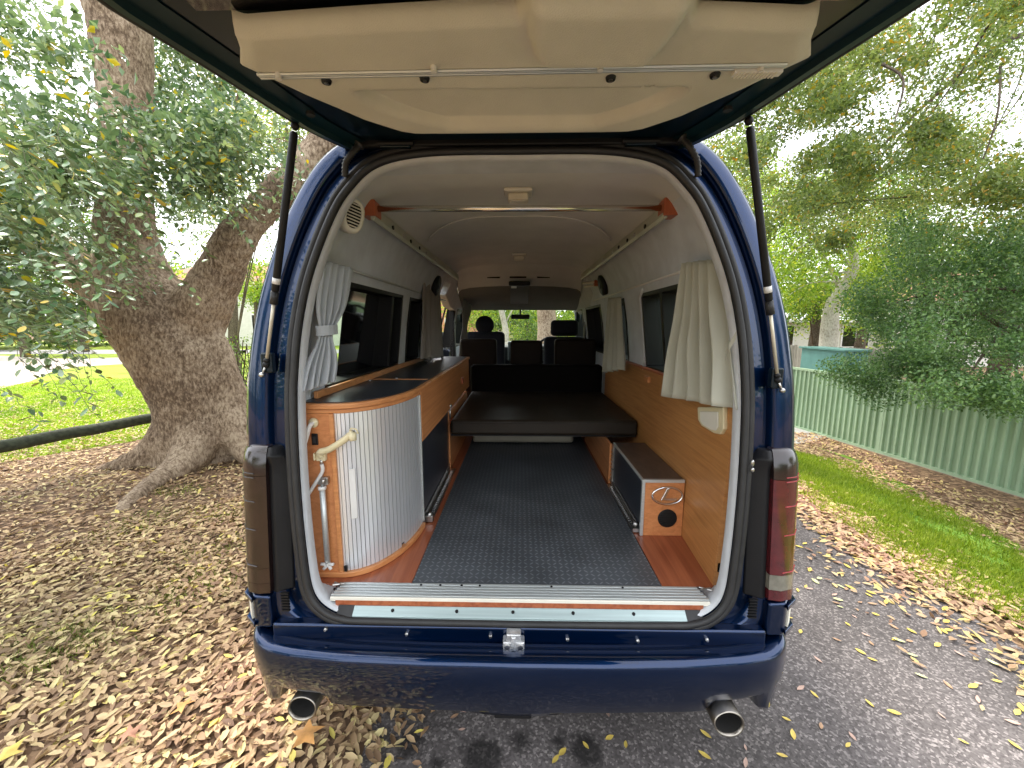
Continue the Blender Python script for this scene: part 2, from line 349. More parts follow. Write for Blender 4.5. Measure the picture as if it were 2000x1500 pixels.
def n2_(t, tc):
    n = t.nodes.new('ShaderNodeTexNoise'); n.inputs['Scale'].default_value = 22; n.inputs['Detail'].default_value = 3; t.links.new(tc.outputs['Object'], n.inputs[0]); return n.outputs[0]
GROUND = ground_mat(); ASPH = asphalt_mat()
LAWN = lawn_mat("lawn_grass", (.09, .12, .015), (.22, .30, .03), (.34, .36, .07))
PATHM = mat("pale_concrete", (.42, .36, .31), .9, var=.15, vs=2)
def sheet(name, xs, ys, dz, m, wob=0):
    v = [(x, y, gz(x, y) + dz + (wob * mnoise.noise(Vector((x * .8, y * .8, 0))) if wob else 0)) for y in ys for x in xs]
    n = len(xs); f = [(j * n + i, j * n + i + 1, (j + 1) * n + i + 1, (j + 1) * n + i) for j in range(len(ys) - 1) for i in range(n - 1)]
    return structure(MB().add(v, f).build(name, m))
xs = [-300, -60, -20, -8, 0, 1, 2, 2.3, 2.7, 3.0, 3.3, 3.6, 3.9, 4.2, 4.5, 4.8, 5.1, 5.3, 6, 10, 30, 300]
sheet("ground", xs, [-300, -20, 0, 5, 20, 60, 300], 0, GROUND)
def poly_sheet(name, pts, dz, m):
    """a polygon laid over the ground, finely divided so it follows the slope"""
    bm = bmesh.new(); vs = [bm.verts.new((p[0], p[1], 0)) for p in pts]; bm.faces.new(vs)
    for ax in (0, 1):
        lo = min(p[ax] for p in pts); hi = max(p[ax] for p in pts); c = lo
        while c < hi:
            c += .35 if hi - lo < 12 else 2
            no = (1, 0, 0) if ax == 0 else (0, 1, 0)
            bmesh.ops.bisect_plane(bm, geom=bm.verts[:] + bm.edges[:] + bm.faces[:], plane_co=(c, c, 0), plane_no=no)
    for q in bm.verts: q.co.z = gz(q.co.x, q.co.y) + dz
    me = bpy.data.meshes.new(name); bm.to_mesh(me); bm.free(); me.materials.append(m); o = bpy.data.objects.new(name, me); COL.objects.link(o); return structure(o)
# driveway the van stands on
def edge(x, seed, amp=.06): return [(x + amp * mnoise.noise(Vector((i * .9, seed, 0))) * 2, -6 + i * .5) for i in range(0, 58)]
L_ = edge(-.62, 3); R_ = [(x + max(0, (3 - y)) * 0.0, y) for x, y in edge(2.55, 9)]
poly_sheet("driveway", L_ + R_[::-1], .004, ASPH)
lawnL = [ground(0, 905)] + [ground(u, v) for u, v in ((60, 895), (150, 880), (230, 868), (300, 855), (400, 835), (480, 800), (520, 740))]
pl = [(-30, lawnL[0].y - 1.6)] + [(p.x, p.y) for p in lawnL] + [(-3.2, 16), (-3.2, 40), (-60, 40), (-60, 3)]
poly_sheet("lawn", pl, .004, LAWN)
path_pts = [(-30, 8.6)] + [tuple(ground(u, v)[:2]) for u, v in ((0, 760), (60, 745), (105, 725), (160, 716), (250, 711), (480, 690))] + [tuple(ground(u, v)[:2]) for u, v in ((480, 684), (250, 698), (160, 701), (90, 700), (40, 697), (0, 695))] + [(-60, 16)]
poly_sheet("footpath", path_pts, .010, PATHM)
poly_sheet("side_road", [(-70, 19.6), (-3.5, 23.5), (-3.5, 27), (-70, 24.5)], .010, mat("worn_road", (.26, .25, .25), .9))
# right verge: grass strip
vR = [(2.62, -3), (2.72, 1.2), (2.80, 2.2)] + [tuple(ground(u, v)[:2]) for u, v in ((1800, 1140), (1700, 1060), (1600, 1000), (1560, 965))]
vF = [(ground(u, v).x + .28, ground(u, v).y) for u, v in ((1556, 868), (1640, 895), (1760, 960), (1880, 1030), (2000, 1090))]
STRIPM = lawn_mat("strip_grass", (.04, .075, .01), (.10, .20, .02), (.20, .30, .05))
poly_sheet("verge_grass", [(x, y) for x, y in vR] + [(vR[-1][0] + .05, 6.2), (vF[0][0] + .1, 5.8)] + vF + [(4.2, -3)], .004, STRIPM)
poly_sheet("concrete_slab", [tuple(ground(u, v)[:2]) for u, v in ((1500, 866), (1600, 862), (1608, 852), (1570, 836), (1500, 836))], .010, mat("grey_slab", (.34, .33, .32), .9))

# ---- grass blades (stuff)
def blades(name, P, h, m, wdt=.006, lean=.5):
    n = len(P); P = np.asarray(P, float); h = np.broadcast_to(h, (n,))[:, None] * (.6 + .8 * RNG.random((n, 1)))
    a = RNG.random(n) * 6.283; s = np.stack([np.cos(a), np.sin(a), 0 * a], 1) * wdt * (.7 + .6 * RNG.random((n, 1)))
    l = RNG.normal(size=(n, 3)) * lean; l[:, 2] = 1; l /= np.linalg.norm(l, axis=1)[:, None]
    V = np.stack([P - s, P + s, P + l * h], 1).reshape(-1, 3); F = np.arange(n * 3).reshape(-1, 3)
    return stuff(np_mesh(name, V, F, m))
def inpoly(x, y, poly):
    c = np.zeros(len(x), bool); n = len(poly); j = n - 1
    for i in range(n):
        xi, yi = poly[i][0], poly[i][1]; xj, yj = poly[j][0], poly[j][1]
        k = ((yi > y) != (yj > y)) & (x < (xj - xi) * (y - yi) / (yj - yi + 1e-12) + xi); c ^= k; j = i
    return c
gzv = np.vectorize(gz)
GRB = leafmat("grass_blade", [(0, (.10, .17, .015)), (.5, (.22, .36, .03)), (1, (.34, .42, .07))], .6, .35, .2)
GRB2 = leafmat("verge_grass_blade", [(0, (.10, .15, .015)), (.5, (.21, .29, .025)), (1, (.34, .38, .07))], .6, .35, .2)  # verge blades, a yellower green than the lawn blades
strip_poly = [(x, y) for x, y in vR] + [(vR[-1][0] + .05, 6.2), (vF[0][0] + .1, 5.8)] + vF + [(4.2, -3)]
x = RNG.uniform(2.5, 4.9, 170000); y = RNG.uniform(1.0, 6.4, 170000)
dn = np.array([mnoise.noise(Vector((a * 2.2, b * 2.2, 5))) + .35 * mnoise.noise(Vector((a * 9, b * 9, 5))) for a, b in zip(x, y)])
fd = (x - 2.75) / 1.2
k = inpoly(x, y, strip_poly) & (RNG.random(len(x)) < np.clip(.80 + dn * 1.0 - np.abs(fd - .50 - .06 * (y - 2)) * .7, .08, 1))
x, y = x[k], y[k]
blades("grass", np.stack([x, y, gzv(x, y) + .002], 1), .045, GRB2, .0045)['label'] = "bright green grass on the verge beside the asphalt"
x = RNG.uniform(-14, -3.0, 150000); y = RNG.uniform(3.8, 12, 150000)
k = inpoly(x, y, pl) & (RNG.random(len(x)) < np.clip(1.6 - y / 9, .3, 1)); x, y = x[k][:70000], y[k][:70000]
blades("grass", np.stack([x, y, x * 0 + .004], 1), .04, GRB, .007)['label'] = "sunlit yellow green lawn grass beyond the timber rail"
tufts = []
for (u, v) in ((445, 1000), (470, 1060), (400, 1090), (430, 1130), (330, 1180), (300, 1010), (355, 960), (90, 1270), (120, 1250), (60, 1310), (460, 1010), (380, 1150), (250, 1040)):
    g = ground(u, v); tufts.append(np.stack([RNG.normal(g.x, .15, 260), RNG.normal(g.y, .10, 260), np.full(260, .0)], 1))
blades("grass_tufts", np.concatenate(tufts), .045, leafmat("dry_tuft_blade", [(0, (.12, .13, .03)), (.5, (.17, .22, .04)), (1, (.26, .26, .09))], .6, .3, .2), .0035, .9)['label'] = "sparse grass tufts poking through the leaf litter"

# ---- leaf litter
LITTER = leafmat("litter_leaf", [(0, (.16, .097, .057)), (.28, (.33, .213, .118)), (.55, (.46, .325, .18)), (.8, (.56, .425, .23)), (.95, (.64, .54, .26)), (1, (.68, .57, .12))], .6, .10, .35)
def scatter(n, x0, x1, y0, y1, dens):
    x = RNG.uniform(x0, x1, n); y = RNG.uniform(y0, y1, n); k = RNG.random(n) < dens(x, y); return x[k], y[k]
x, y = scatter(92000, -8, -.35, .9, 6.2, lambda x, y: np.clip(1.25 - np.maximum(0, x + .95) * 1.6, 0, 1) * np.clip(1.25 - (y - 4.2 - (x + 4) * .05) * .55, .12, 1) * (.30 + .70 * (np.hypot(x, y) < 4.5)))
nb = RNG.random(len(x)); z = .004 + RNG.random(len(x)) * .022
leaf_o = leaf_mesh("fallen_leaf_litter", np.stack([x, y, z], 1), .036 + .030 * RNG.random(len(x)), LITTER, flat=True, up=.72, aspect=.40, fold=.35, hi=True)
stuff(leaf_o, "deep brown and yellow leaf litter left of the van")
x, y = scatter(26000, -14, -3, 4.0, 11, lambda x, y: np.clip(.9 - (y - 4.2) * .16, .04, 1)); k = inpoly(x, y, pl); x, y = x[k], y[k]
stuff(leaf_mesh("scattered_leaves", np.stack([x, y, .02 + .02 * RNG.random(len(x))], 1), .055, LITTER, flat=True, up=.8, aspect=.45), "brown leaves thinly scattered over the sunlit lawn")
x, y = scatter(42000, -8, -.35, -4, .9, lambda x, y: np.clip(1.25 - np.maximum(0, x + .95) * 1.6, 0, 1))
stuff(leaf_mesh("fallen_leaf_litter", np.stack([x, y, .006 + .02 * RNG.random(len(x))], 1), .05 + .03 * RNG.random(len(x)), LITTER, flat=True, up=.72, aspect=.42, fold=.35), "brown leaf litter on the ground behind the photographer")
# right: band along the grass edge, verge, mulch by the fence
def bandd(x, y):
    e = 2.62 + .03 * (y - 1.2); d = x - e
    a = np.exp(-(d / .26) ** 2) * 1.0 + (d > 0) * np.exp(-(d / .45) ** 2) * .40 + (d < 0) * np.exp(-(d / .9) ** 2) * .035
    a += np.clip((d - 1.45) / .3, 0, 1) * .38
    nn = np.array([mnoise.noise(Vector((p * 2.6, q * 1.4, 1))) for p, q in zip(x, y)])
    return np.clip(a * (1 + 1.5 * nn), 0, 1)
x, y = scatter(52000, 1.9, 5.6, .9, 7.5, bandd)
stuff(leaf_mesh("verge_leaf_litter", np.stack([x, y, gzv(x, y) + .008 + .016 * RNG.random(len(x))], 1), .035 + .035 * RNG.random(len(x)), leafmat("pale_litter_leaf", [(0, (.20, .11, .07)), (.3, (.36, .22, .14)), (.7, (.52, .38, .22)), (1, (.58, .47, .16))], .6, .1, .35), flat=True, up=.75, aspect=.4, hi=True), "tan fallen leaves along the right edge of the asphalt and under the fence")

# ---- single leaves lying on the asphalt
def leaf_data(name, m, L=.06, asp=.38, curl=.25, n=5):
    mb = MB(); vs = []; 
    for i in range(n + 1):
        t = i / n; w_ = asp * L * .5 * math.sin(math.pi * min(1, t * .97 + .015)) ** .8; z_ = curl * L * (t - .5) ** 2
        vs += [((t - .5) * L, -w_, z_ + w_ * .3), ((t - .5) * L, 0, z_), ((t - .5) * L, w_, z_ + w_ * .3)]
    fs = []
    for i in range(n):
        a = i * 3; fs += [(a, a + 3, a + 4, a + 1), (a + 1, a + 4, a + 5, a + 2)]
    me = bpy.data.meshes.new(name); me.from_pydata(vs, [], fs); me.materials.append(m)
    for p in me.polygons: p.use_smooth = True
    return me
YEL = mat("yellow_leaf", (.62, .50, .10), .5, var=.25, vs=30, col2=(.50, .34, .08)); BRN = mat("brown_leaf", (.36, .22, .13), .6, var=.3, vs=30); PNK = mat("pink_brown_leaf", (.45, .30, .24), .6, var=.2, vs=30)
PAL = mat("pale_green_leaf", (.50, .52, .26), .5, var=.2, vs=30); ORG = mat("orange_leaf", (.55, .27, .08), .55, var=.25, vs=25)
lv = [(leaf_data("fallen_leaf", YEL, .06, .42), "small yellow fallen leaf lying on the dark asphalt", "yellow leaves on the asphalt"),
      (leaf_data("fallen_leaf", BRN, .055, .40), "small brown fallen leaf lying on the dark asphalt", "brown leaves on the asphalt"),
      (leaf_data("fallen_leaf", PNK, .05, .36), "small pinkish dry leaf lying on the dark asphalt", "pinkish leaves on the asphalt"),
      (leaf_data("fallen_leaf", PAL, .06, .45), "small pale green fallen leaf lying on the dark asphalt", "pale green leaves on the asphalt")]
cnt = 0; sp = [(u, v, 0) for u, v in ((1190, 1445), (1378, 1440), (1376, 1480), (1548, 1442), (1527, 1480), (1590, 1360), (1697, 1380), (1730, 1180), (1660, 1150), (1655, 1225), (1680, 1280), (1745, 1400), (1655, 1465), (1900, 1345), (1880, 1455), (1980, 1465), (1985, 1400), (1940, 1300), (1830, 1265), (1085, 1490), (1098, 1478))]
random.seed(21)
while len(sp) < 290:
    X = random.uniform(-.55, 2.5); Y = random.uniform(1.17, 4.2)
    if random.random() > .10 + .90 * (max(0, X) / 2.5) ** 2.2: continue
    sp.append((X, Y, 1))
for a, b, q in sp:
    p = ground(a, b) if q == 0 else Vector((a, b, 0)); i = 0 if q == 0 and random.random() < .8 else random.choices(range(4), (3, 3, 4, 1))[0]
    me, lab, grp = lv[i]; o = bpy.data.objects.new("fallen_leaf", me); COL.objects.link(o)
    o.location = (p.x, p.y, gz(p.x, p.y) + .009); o.rotation_euler = (random.uniform(-.15, .15), random.uniform(-.15, .15), random.uniform(0, 6.28)); s_ = random.uniform(.5, .95); o.scale = (s_, s_, s_)
    X, Y = p.x, p.y; col_ = lab.split(" ")[1] if "pale green" not in lab else "pale green"
    zone = "behind the rear bumper" if X < .9 and Y < 1.4 else "beside the right flank of the van" if X < 1.35 and Y >= 1.4 else "on the open driveway right of the bumper" if X < 1.7 else "near the litter band far along the driveway" if Y > 2.6 else "near the litter band at the lower right"
    fixed = {(1378, 1440): "yellow leaf on the asphalt just left of the right exhaust tip", (1376, 1480): "yellow leaf at the bottom edge below the right exhaust tip", (1548, 1442): "yellow leaf on the asphalt right of the right exhaust tip", (1590, 1360): "yellow leaf beside the lower right corner of the bumper", (1190, 1445): "small leaf behind the bumper between the oil stains and the right exhaust", (1085, 1490): "yellow leaf at the bottom edge beside the oil stains", (1098, 1478): "yellow leaf touching the oil stain behind the bumper"}
    if q == 0 and (a, b) in fixed: tag(o, fixed[(a, b)], "leaf"); continue
    size_ = "small" if s_ < .72 else "larger"
    tag(o, f"{size_} {col_} fallen leaf {zone}", "leaf", f"{size_} {col_} leaves {zone}")
def maple(u, v, label, sz, rz, m=ORG):
    p = ground(u, v); vs = [(0, 0, .012)]; 
    for i in range(10):
        a = rz + i * math.pi / 5; r_ = sz * ((1, .92, .8, .92, 1)[i // 2] if i % 2 == 0 else .42); vs.append((r_ * math.cos(a), r_ * math.sin(a), random.uniform(-.002, .02)))
    o = MB().add(vs, [(0, i + 1, (i + 1) % 10 + 1) for i in range(10)]).build("maple_leaf", m, smooth=True); o.location = (p.x, p.y, .035); tag(o, label, "leaf")
maple(360, 1398, "orange lobed maple leaf lying in the brown litter left of the van", .05, .3)
maple(255, 1455, "pinkish curled maple leaf at the bottom left of the litter", .045, 1.0, mat("rust_leaf", (.42, .20, .12), .6, var=.2, vs=20))
maple(600, 1452, "large orange maple leaf beside the left exhaust pipe", .07, .6)
maple(20, 1490, "yellow lobed leaf in the bottom left corner of the litter", .05, .2, YEL)

# =================================================================== VAN
van = thing("camper_van", "dark blue high roof camper van with its tailgate raised and interior open", "van", (0, 1.3, 0))
OP = [(0, 2.204), (.25, 2.203), (.40, 2.187), (.49, 2.155), (.552, 2.10), (.605, 2.03), (.665, 1.903), (.713, 1.768), (.745, 1.62), (.762, 1.475), (.768, 1.352), (.767, 1.175), (.76, .995), (.747, .822), (.73, .706), (.69, .645), (.62, .612), (.5, .605), (0, .603)]
OU = [(0, 2.262), (.25, 2.260), (.45, 2.25), (.54, 2.232), (.61, 2.195), (.68, 2.125), (.765, 1.995), (.845, 1.82), (.90, 1.66), (.942, 1.48), (.965, 1.352), (.975, 1.175), (.97, .995), (.955, .822), (.94, .706), (.92, .60), (.8, .545), (.5, .535), (0, .535)]
OU = [((x_ * (1 + (((1.28 + .09 * (z_ - .63)) + .075) / 1.40 - 1) * min(1, max(0, (z_ - 1.2) / .3)))), 1.64 + (z_ - 1.64) * (1 + (((1.28 + .09 * (z_ - .63)) + .075) / 1.40 - 1) * min(1, max(0, (z_ - 1.2) / .3)))) for x_, z_ in OU]
PER = 5
oph = [(p.x, p.y) for p in catmull([(a, b, 0) for a, b in OP], PER)]; ouh = [(p.x, p.y) for p in catmull([(a, b, 0) for a, b in OU], PER)]
def full(h): return [(x, z) for x, z in h] + [(-x, z) for x, z in h[-2:0:-1]]
OPF, OUF = full(oph), full(ouh)
def yo(z): return 1.28 + .09 * (z - .63)
def offs(c, d):
    n = len(c); out = []
    for i in range(n):
        a = c[(i - 1) % n]; b = c[(i + 1) % n]; tx, tz = b[0] - a[0], b[1] - a[1]; l = math.hypot(tx, tz) + 1e-9
        out.append((c[i][0] - tz / l * d, c[i][1] + tx / l * d))
    return out     # d > 0 moves outwards
def ring(c, y): return [(x, yo(z) + y, z) for x, z in c]
def blend(t): return [(a[0] * (1 - t) + b[0] * t, a[1] * (1 - t) + b[1] * t) for a, b in zip(OPF, OUF)]
rings = [ring(blend(t), y) for t, y in ((0.0, .03), (0, 0), (.08, -.002), (.15, .004), (.19, .03), (.50, .040), (.56, .018), (.60, .012), (.86, .016), (.95, .03), (1.0, .075))]
smoothangle(MB().loft(rings, True, False, False).build("rear_frame", PAINT, van), 50)
# ---- outer shell with window openings
def shell_pts(half, zs_side, m_):   # (x,z) at given side heights then the roof
    pts = []
    for z in zs_side:
        for i in range(len(half) - 1):
            (xa, za), (xb, zb) = half[i], half[i + 1]
            if (za - z) * (zb - z) <= 0 and abs(za - zb) > 1e-6: pts.append((xa + (xb - xa) * (z - za) / (zb - za), z)); break
    return pts
LV = [.56, .62, .8, 1.0, 1.2, 1.37, 1.5, 1.65, 1.83, 1.95, 2.04, 2.12, 2.18]
outs = shell_pts(ouh, LV, 0); outs = [(.93, .36), (.955, .46)] + outs + [(.60, 2.262), (.42, 2.29), (.2, 2.302), (0, 2.305)]
z_i = {z: i for i, z in enumerate([.36, .46] + LV)}
WINS = {-1: [(1.62, 2.62), (2.78, 3.12), (3.72, 4.75), (4.86, 5.55)], 1: [(1.55, 2.50), (2.90, 3.40), (3.75, 4.6), (4.86, 5.55)]}
def ysta(side):
    s_ = {1.425, 1.50, 5.6}
    for a, b in WINS[side]: s_ |= {a, b}
    return sorted(s_)
def skin(name, half, side, m, lo=1.37, hi=1.83, door=True):
    ys = ysta(side); vs = [(side * x_, (yo(z_) + .075 if j == 0 and name == "side_body" else max(y_, yo(z_) + .082) if j == 0 else y_), z_) for j, y_ in enumerate(ys) for x_, z_ in half]; n = len(half); fs = []
    for j in range(len(ys) - 1):
        for i in range(n - 1):
            z0, z1 = half[i][1], half[i + 1][1]; ym = (ys[j] + ys[j + 1]) / 2; hole = False
            for k_, (a, b) in enumerate(WINS[side]):
                if a < ym < b:
                    if lo - .01 <= z0 and z1 <= hi + .01: hole = True
                    if door and side == -1 and k_ == 2 and z0 >= .59 and z1 <= 2.05: hole = True
            if not hole: fs.append((j * n + i, j * n + i + 1, (j + 1) * n + i + 1, (j + 1) * n + i))
    return smoothangle(MB().add(vs, fs).build(name, m, van), 35)
for sd_ in (-1, 1): skin("side_body", outs, sd_, PAINT)
# inner lining
INW = [(.79, .66), (.80, .8), (.805, 1.0), (.805, 1.2), (.80, 1.37), (.79, 1.5), (.775, 1.65), (.745, 1.83), (.715, 1.95), (.675, 2.04), (.62, 2.125)]
for sd_ in (-1, 1): skin("side_lining", INW, sd_, GREYFELT)
# ceiling lining
cz = [(.62, 2.125), (.585, 2.165), (.5, 2.195), (.35, 2.215), (.18, 2.225), (0, 2.228)]; cz = cz + [(-x_, z_) for x_, z_ in cz[-2::-1]]
rr = []
for y_ in (1.49, 1.9, 2.3, 2.34, 2.38, 3.0, 3.6, 4.0):
    d_ = -.004 if 2.3 < y_ < 2.37 else 0
    rr.append([(x_, y_, z_ + (d_ if abs(x_) < .55 else 0)) for x_, z_ in cz])
MB().loft(rr, False).build("headliner", HEADL, van, True)
# ceiling swage line, curved across the roof
sw = [(x_, 2.55 - .28 * (1 - (x_ / .56) ** 4), 2.2225 - .10 * abs(x_ / .62) ** 3.2) for x_ in [i / 20 * .56 for i in range(-20, 21)]]
MB().tube(sw, .0045, 6).build("headliner_seam", HEADL, van, True)
# felt ring between the seal and the lining
def wallring(yw_):
    out = []
    for (x_, z_) in OPF:
        y_ = max(yw_, yo(z_) + .082)
        sx = 1 if x_ >= 0 else -1; ax_ = abs(x_)
        if z_ > 2.0 and ax_ < .62:
            zz = np.interp(ax_, [0, .18, .35, .5, .585, .62], [2.228, 2.225, 2.215, 2.195, 2.165, 2.125]); out.append((x_, y_, float(zz)))
        elif z_ < .66 or ax_ < .4: out.append((x_ * 1.08, y_, .655))
        else: out.append((sx * float(np.interp(z_, [q[1] for q in INW], [q[0] for q in INW])), y_, max(z_, .66)))
    return out
def wallring2():
    return [(x_ * .995, y_ + .15 * max(0, 1 - (x_ / .60) ** 2) ** .6 * (z_ > 2.0), z_ - .005 * (z_ > 2.1)) for x_, y_, z_ in wallring(1.50)]
MB().loft([ring(offs(OPF, -.004), .005), ring(offs(OPF, -.010), .008), ring(offs(OPF, -.013), .02), ring(offs(OPF, -.012), .040), ring(offs(OPF, -.006), .055), wallring(1.428), wallring(1.50), wallring2()], True, False, False).build("opening_trim", FELTRIM, van, True)
# rubber seal round the opening
sealpts = ring(offs(OPF, .004), -.012)
def ringtube(c, yoff, r, name, m, n=8):
    pts = [Vector(p) for p in ring(c, yoff)]; N = len(pts); rings = []
    for i in range(N):
        a = (pts[(i + 1) % N] - pts[(i - 1) % N]).normalized(); yv = Vector((0, 1, 0)); nn = a.cross(yv).normalized()
        rings.append([pts[i] + nn * math.cos(2 * math.pi * k / n) * r + yv * math.sin(2 * math.pi * k / n) * r for k in range(n)])
    rings.append(rings[0]); return MB().loft(rings, True, False, False).build(name, m, van, True)
ringtube(offs(OPF, .003), -.012, .012, "door_seal", RUBBER); ringtube(offs(OPF, .026), .000, .013, "seal_lip", RUBBER)
# underfloor, sills and the opaque front
MB().box(-.79, .79, 1.37, 5.6, .56, .645).build("floor_pan", BLACK, van)
for s_ in (-1, 1):   # wheels
    for yw in (2.15, 5.2):
        c = (s_ * .82, yw, .33); wl = MB().tube([(s_ * .72, yw, .33), (s_ * .735, yw, .33), (s_ * .90, yw, .33), (s_ * .93, yw, .33)], [.30, .33, .33, .30], 28).build("wheel", RUBBER, van, True)
        MB().tube([(s_ * .925, yw, .33), (s_ * .94, yw, .33)], [.19, .19], 24).build("rim", ALU, wl, True)
MB().box(-.72, .72, 1.42, 6.3, .30, .56).build("underbody", BLACK, van, bevel=.02)
# nose
nose = [[(s * x_, y_, z_) for s in (1,) for x_, z_ in prof] for y_, prof in ()]
def nz_ring(y_, half): return [(x_, y_, z_) for x_, z_ in half] + [(-x_, y_, z_) for x_, z_ in half[::-1]]
MB().loft([nz_ring(5.6, [(.955, .36), (.97, 1.3)]), nz_ring(6.2, [(.94, .36), (.93, 1.22)]), nz_ring(6.55, [(.88, .38), (.80, 1.02)]), nz_ring(6.68, [(.75, .42), (.66, .85)])]).build("nose_panel", PAINT, van, bevel=.03)
MB().loft([[(-.60, 5.58, 2.20), (.60, 5.58, 2.20), (.60, 5.58, 2.24), (-.60, 5.58, 2.24)], [(-.74, 5.30, 1.86), (.74, 5.30, 1.86), (.66, 5.30, 2.28), (-.66, 5.30, 2.28)]]).build("roof_nose", PAINT, van)
MB().add([(-.74, 5.35, 1.85), (.74, 5.35, 1.85), (.86, 6.15, 1.24), (-.86, 6.15, 1.24)], [(0, 1, 2, 3)]).build("windscreen", WGLASS, van)
for s_ in (-1, 1): MB().tube([(s_ * .77, 5.35, 1.86), (s_ * .89, 6.17, 1.22)], .035, 8).build("windscreen_pillar", PAINTIN, van, True)
# windows: frames and panes
def window(side, y0, y1, z0=1.37, z1=1.83, m=GLASS, bars=(), parent_name="window", darkfrom=None):
    xi = lambda z: side * (np.interp(z, [q[1] for q in INW], [q[0] for q in INW])); xo = lambda z: side * float(np.interp(z, [q[1] for q in outs[:14]], [q[0] for q in outs[:14]]))
    mb = MB()
    def P(y_, z_, t): return (float(xi(z_)) * (1 - t) + xo(z_) * t, y_, z_)
    def strip(a0, a1, b0, b1):  # reveal quad solid
        mb.add([P(*a0, -.02), P(*a1, -.02), P(*a1, .9), P(*a0, .9), P(*b0, -.02), P(*b1, -.02), P(*b1, .9), P(*b0, .9)], [(0, 1, 2, 3), (4, 7, 6, 5), (0, 4, 5, 1), (1, 5, 6, 2), (2, 6, 7, 3), (3, 7, 4, 0)])
    w_ = .022
    strip((y0, z0), (y1, z0), (y0, z0 + w_), (y1, z0 + w_)); strip((y0, z1 - w_), (y1, z1 - w_), (y0, z1), (y1, z1))
    strip((y0, z0 + w_), (y0, z1 - w_), (y0 + w_, z0 + w_), (y0 + w_, z1 - w_)); strip((y1 - w_, z0 + w_), (y1 - w_, z1 - w_), (y1, z0 + w_), (y1, z1 - w_))
    for b in bars: strip((b - .018, z0 + w_), (b - .018, z1 - w_), (b + .018, z0 + w_), (b + .018, z1 - w_))
    fr = mb.build("window", BLACK, van, bevel=.003)
    e = [y0 + w_] + ([darkfrom] if darkfrom else []) + [y1 - w_]
    for i in range(len(e) - 1):
        mm = m if not darkfrom or i == 0 else DGLASS
        MB().add([P(e[i], z0 + w_, .55), P(e[i + 1], z0 + w_, .55), P(e[i + 1], z1 - w_, .55), P(e[i], z1 - w_, .55)], [(0, 1, 2, 3)]).build("pane", mm, fr)
    return fr
window(-1, *WINS[-1][0], bars=(2.42,), darkfrom=1.93); window(-1, *WINS[-1][1], m=DGLASS); window(-1, *WINS[-1][3])
window(1, *WINS[1][0], bars=(2.16,)); window(1, *WINS[1][1]); window(1, *WINS[1][2], m=DGLASS); window(1, *WINS[1][3])
# pale padded edges in front of the right-hand windows
for a, b in WINS[1][:2]:
    MB().tube([(.795, b + .02, 1.36), (.79, b + .02, 1.5), (.775, b + .02, 1.65), (.745, b + .015, 1.81), (.74, b - .06, 1.85)], .014, 8).build("window_edge_trim", FELTRIM, van, True)
# sliding door slid back along the left flank
sdoor = MB().loft([[(-1.00, 2.48, z_) for z_ in (.5,)] * 1] * 0 or [[(-1.02, 2.48, .5), (-1.06, 2.48, .5), (-1.06, 2.48, 1.3), (-.96, 2.48, 2.02), (-.92, 2.48, 2.02), (-1.02, 2.48, 1.3)], [(-1.02, 3.62, .5), (-1.06, 3.62, .5), (-1.06, 3.62, 1.3), (-.96, 3.62, 2.02), (-.92, 3.62, 2.02), (-1.02, 3.62, 1.3)]]).build("sliding_door", PAINT, van, bevel=.012)
# ---- sill: aluminium plates, timber riser, rubber corners
def slope_box(mb, x0, x1, y0, z0, y1, z1, th): return mb.hexa([(x0, y0, z0 - th), (x1, y0, z0 - th), (x1, y1, z1 - th), (x0, y1, z1 - th)], [(x0, y0, z0), (x1, y0, z0), (x1, y1, z1), (x0, y1, z1)])
PLATE = mat("greenish_alu_plate", (.36, .45, .45), .45, .45, var=.12, vs=3, stretch=(.6, 30, 30), rvar=.08)
sp_ = slope_box(MB(), -.585, .60, 1.2725, .6155, 1.3005, .6375, .006).build("sill_plate", PLATE, van, bevel=.002)
slope_box(MB(), -.585, .60, 1.266, .606, 1.2725, .6115, .006).build("sill_plate_lip", PLATE, sp_, bevel=.001)
for i, u in enumerate((768, 893, 1002, 1118, 1234)):
    p = at(u, 1190, 2, .628); MB().tube([(p.x, 1.289, .625), (p.x, 1.287, .6305)], .0058, 10).build("screw", BLACK, sp_)
for s_, xx in ((-1, -.612), (1, .630)): slope_box(MB(), xx - .032, xx + .030, 1.268, .612, 1.303, .6395, .010).build("sill_corner_cap", RUBBER, van, bevel=.004)
MB().box(-.655, .665, 1.3015, 1.304, .612, .655).build("sill_riser", WOODF, van)
ip = MB().box(-.675, .69, 1.302, 1.309, .650, .667).build("threshold_plate", CREAMW, van, bevel=.0025)
for k in range(5): MB().box(-.675 + k * .004, .69 - k * .004, 1.3105 + k * .0155, 1.3215 + k * .0155, .658, .6705).build("threshold_rib", ALU, ip, bevel=.0015)
MB().box(-.675, .69, 1.3095, 1.3895, .6495, .6655).build("threshold_base", mat("groove_grey", (.12, .12, .13), .6), ip)
for u, v in ((820, 1148), (858, 1149), (900, 1150), (936, 1151), (1078, 1153), (1220, 1157)):
    p = at(u, v, 2, .671); MB().tube([(p.x, 1.372, .668), (p.x, 1.372, .6725)], .0042, 8).build("screw", BLACK, ip)
for u in (655, 1378):
    p = at(u, 1150, 2, .674); mb = MB().tube([(p.x - .02, 1.360, .674), (p.x + .02, 1.370, .674)], .004, 8); mb.tube([(p.x - .02, 1.376, .674), (p.x + .02, 1.358, .674)], .003, 8); mb.build("threshold_clip", STEEL, ip)
# floor
MB().box(-.80, -.402, 1.390, 4.6, .646, .661).build("floor_board", WOODF, van); MB().box(.552, .80, 1.390, 4.6, .646, .661).build("floor_board", WOODF, van)
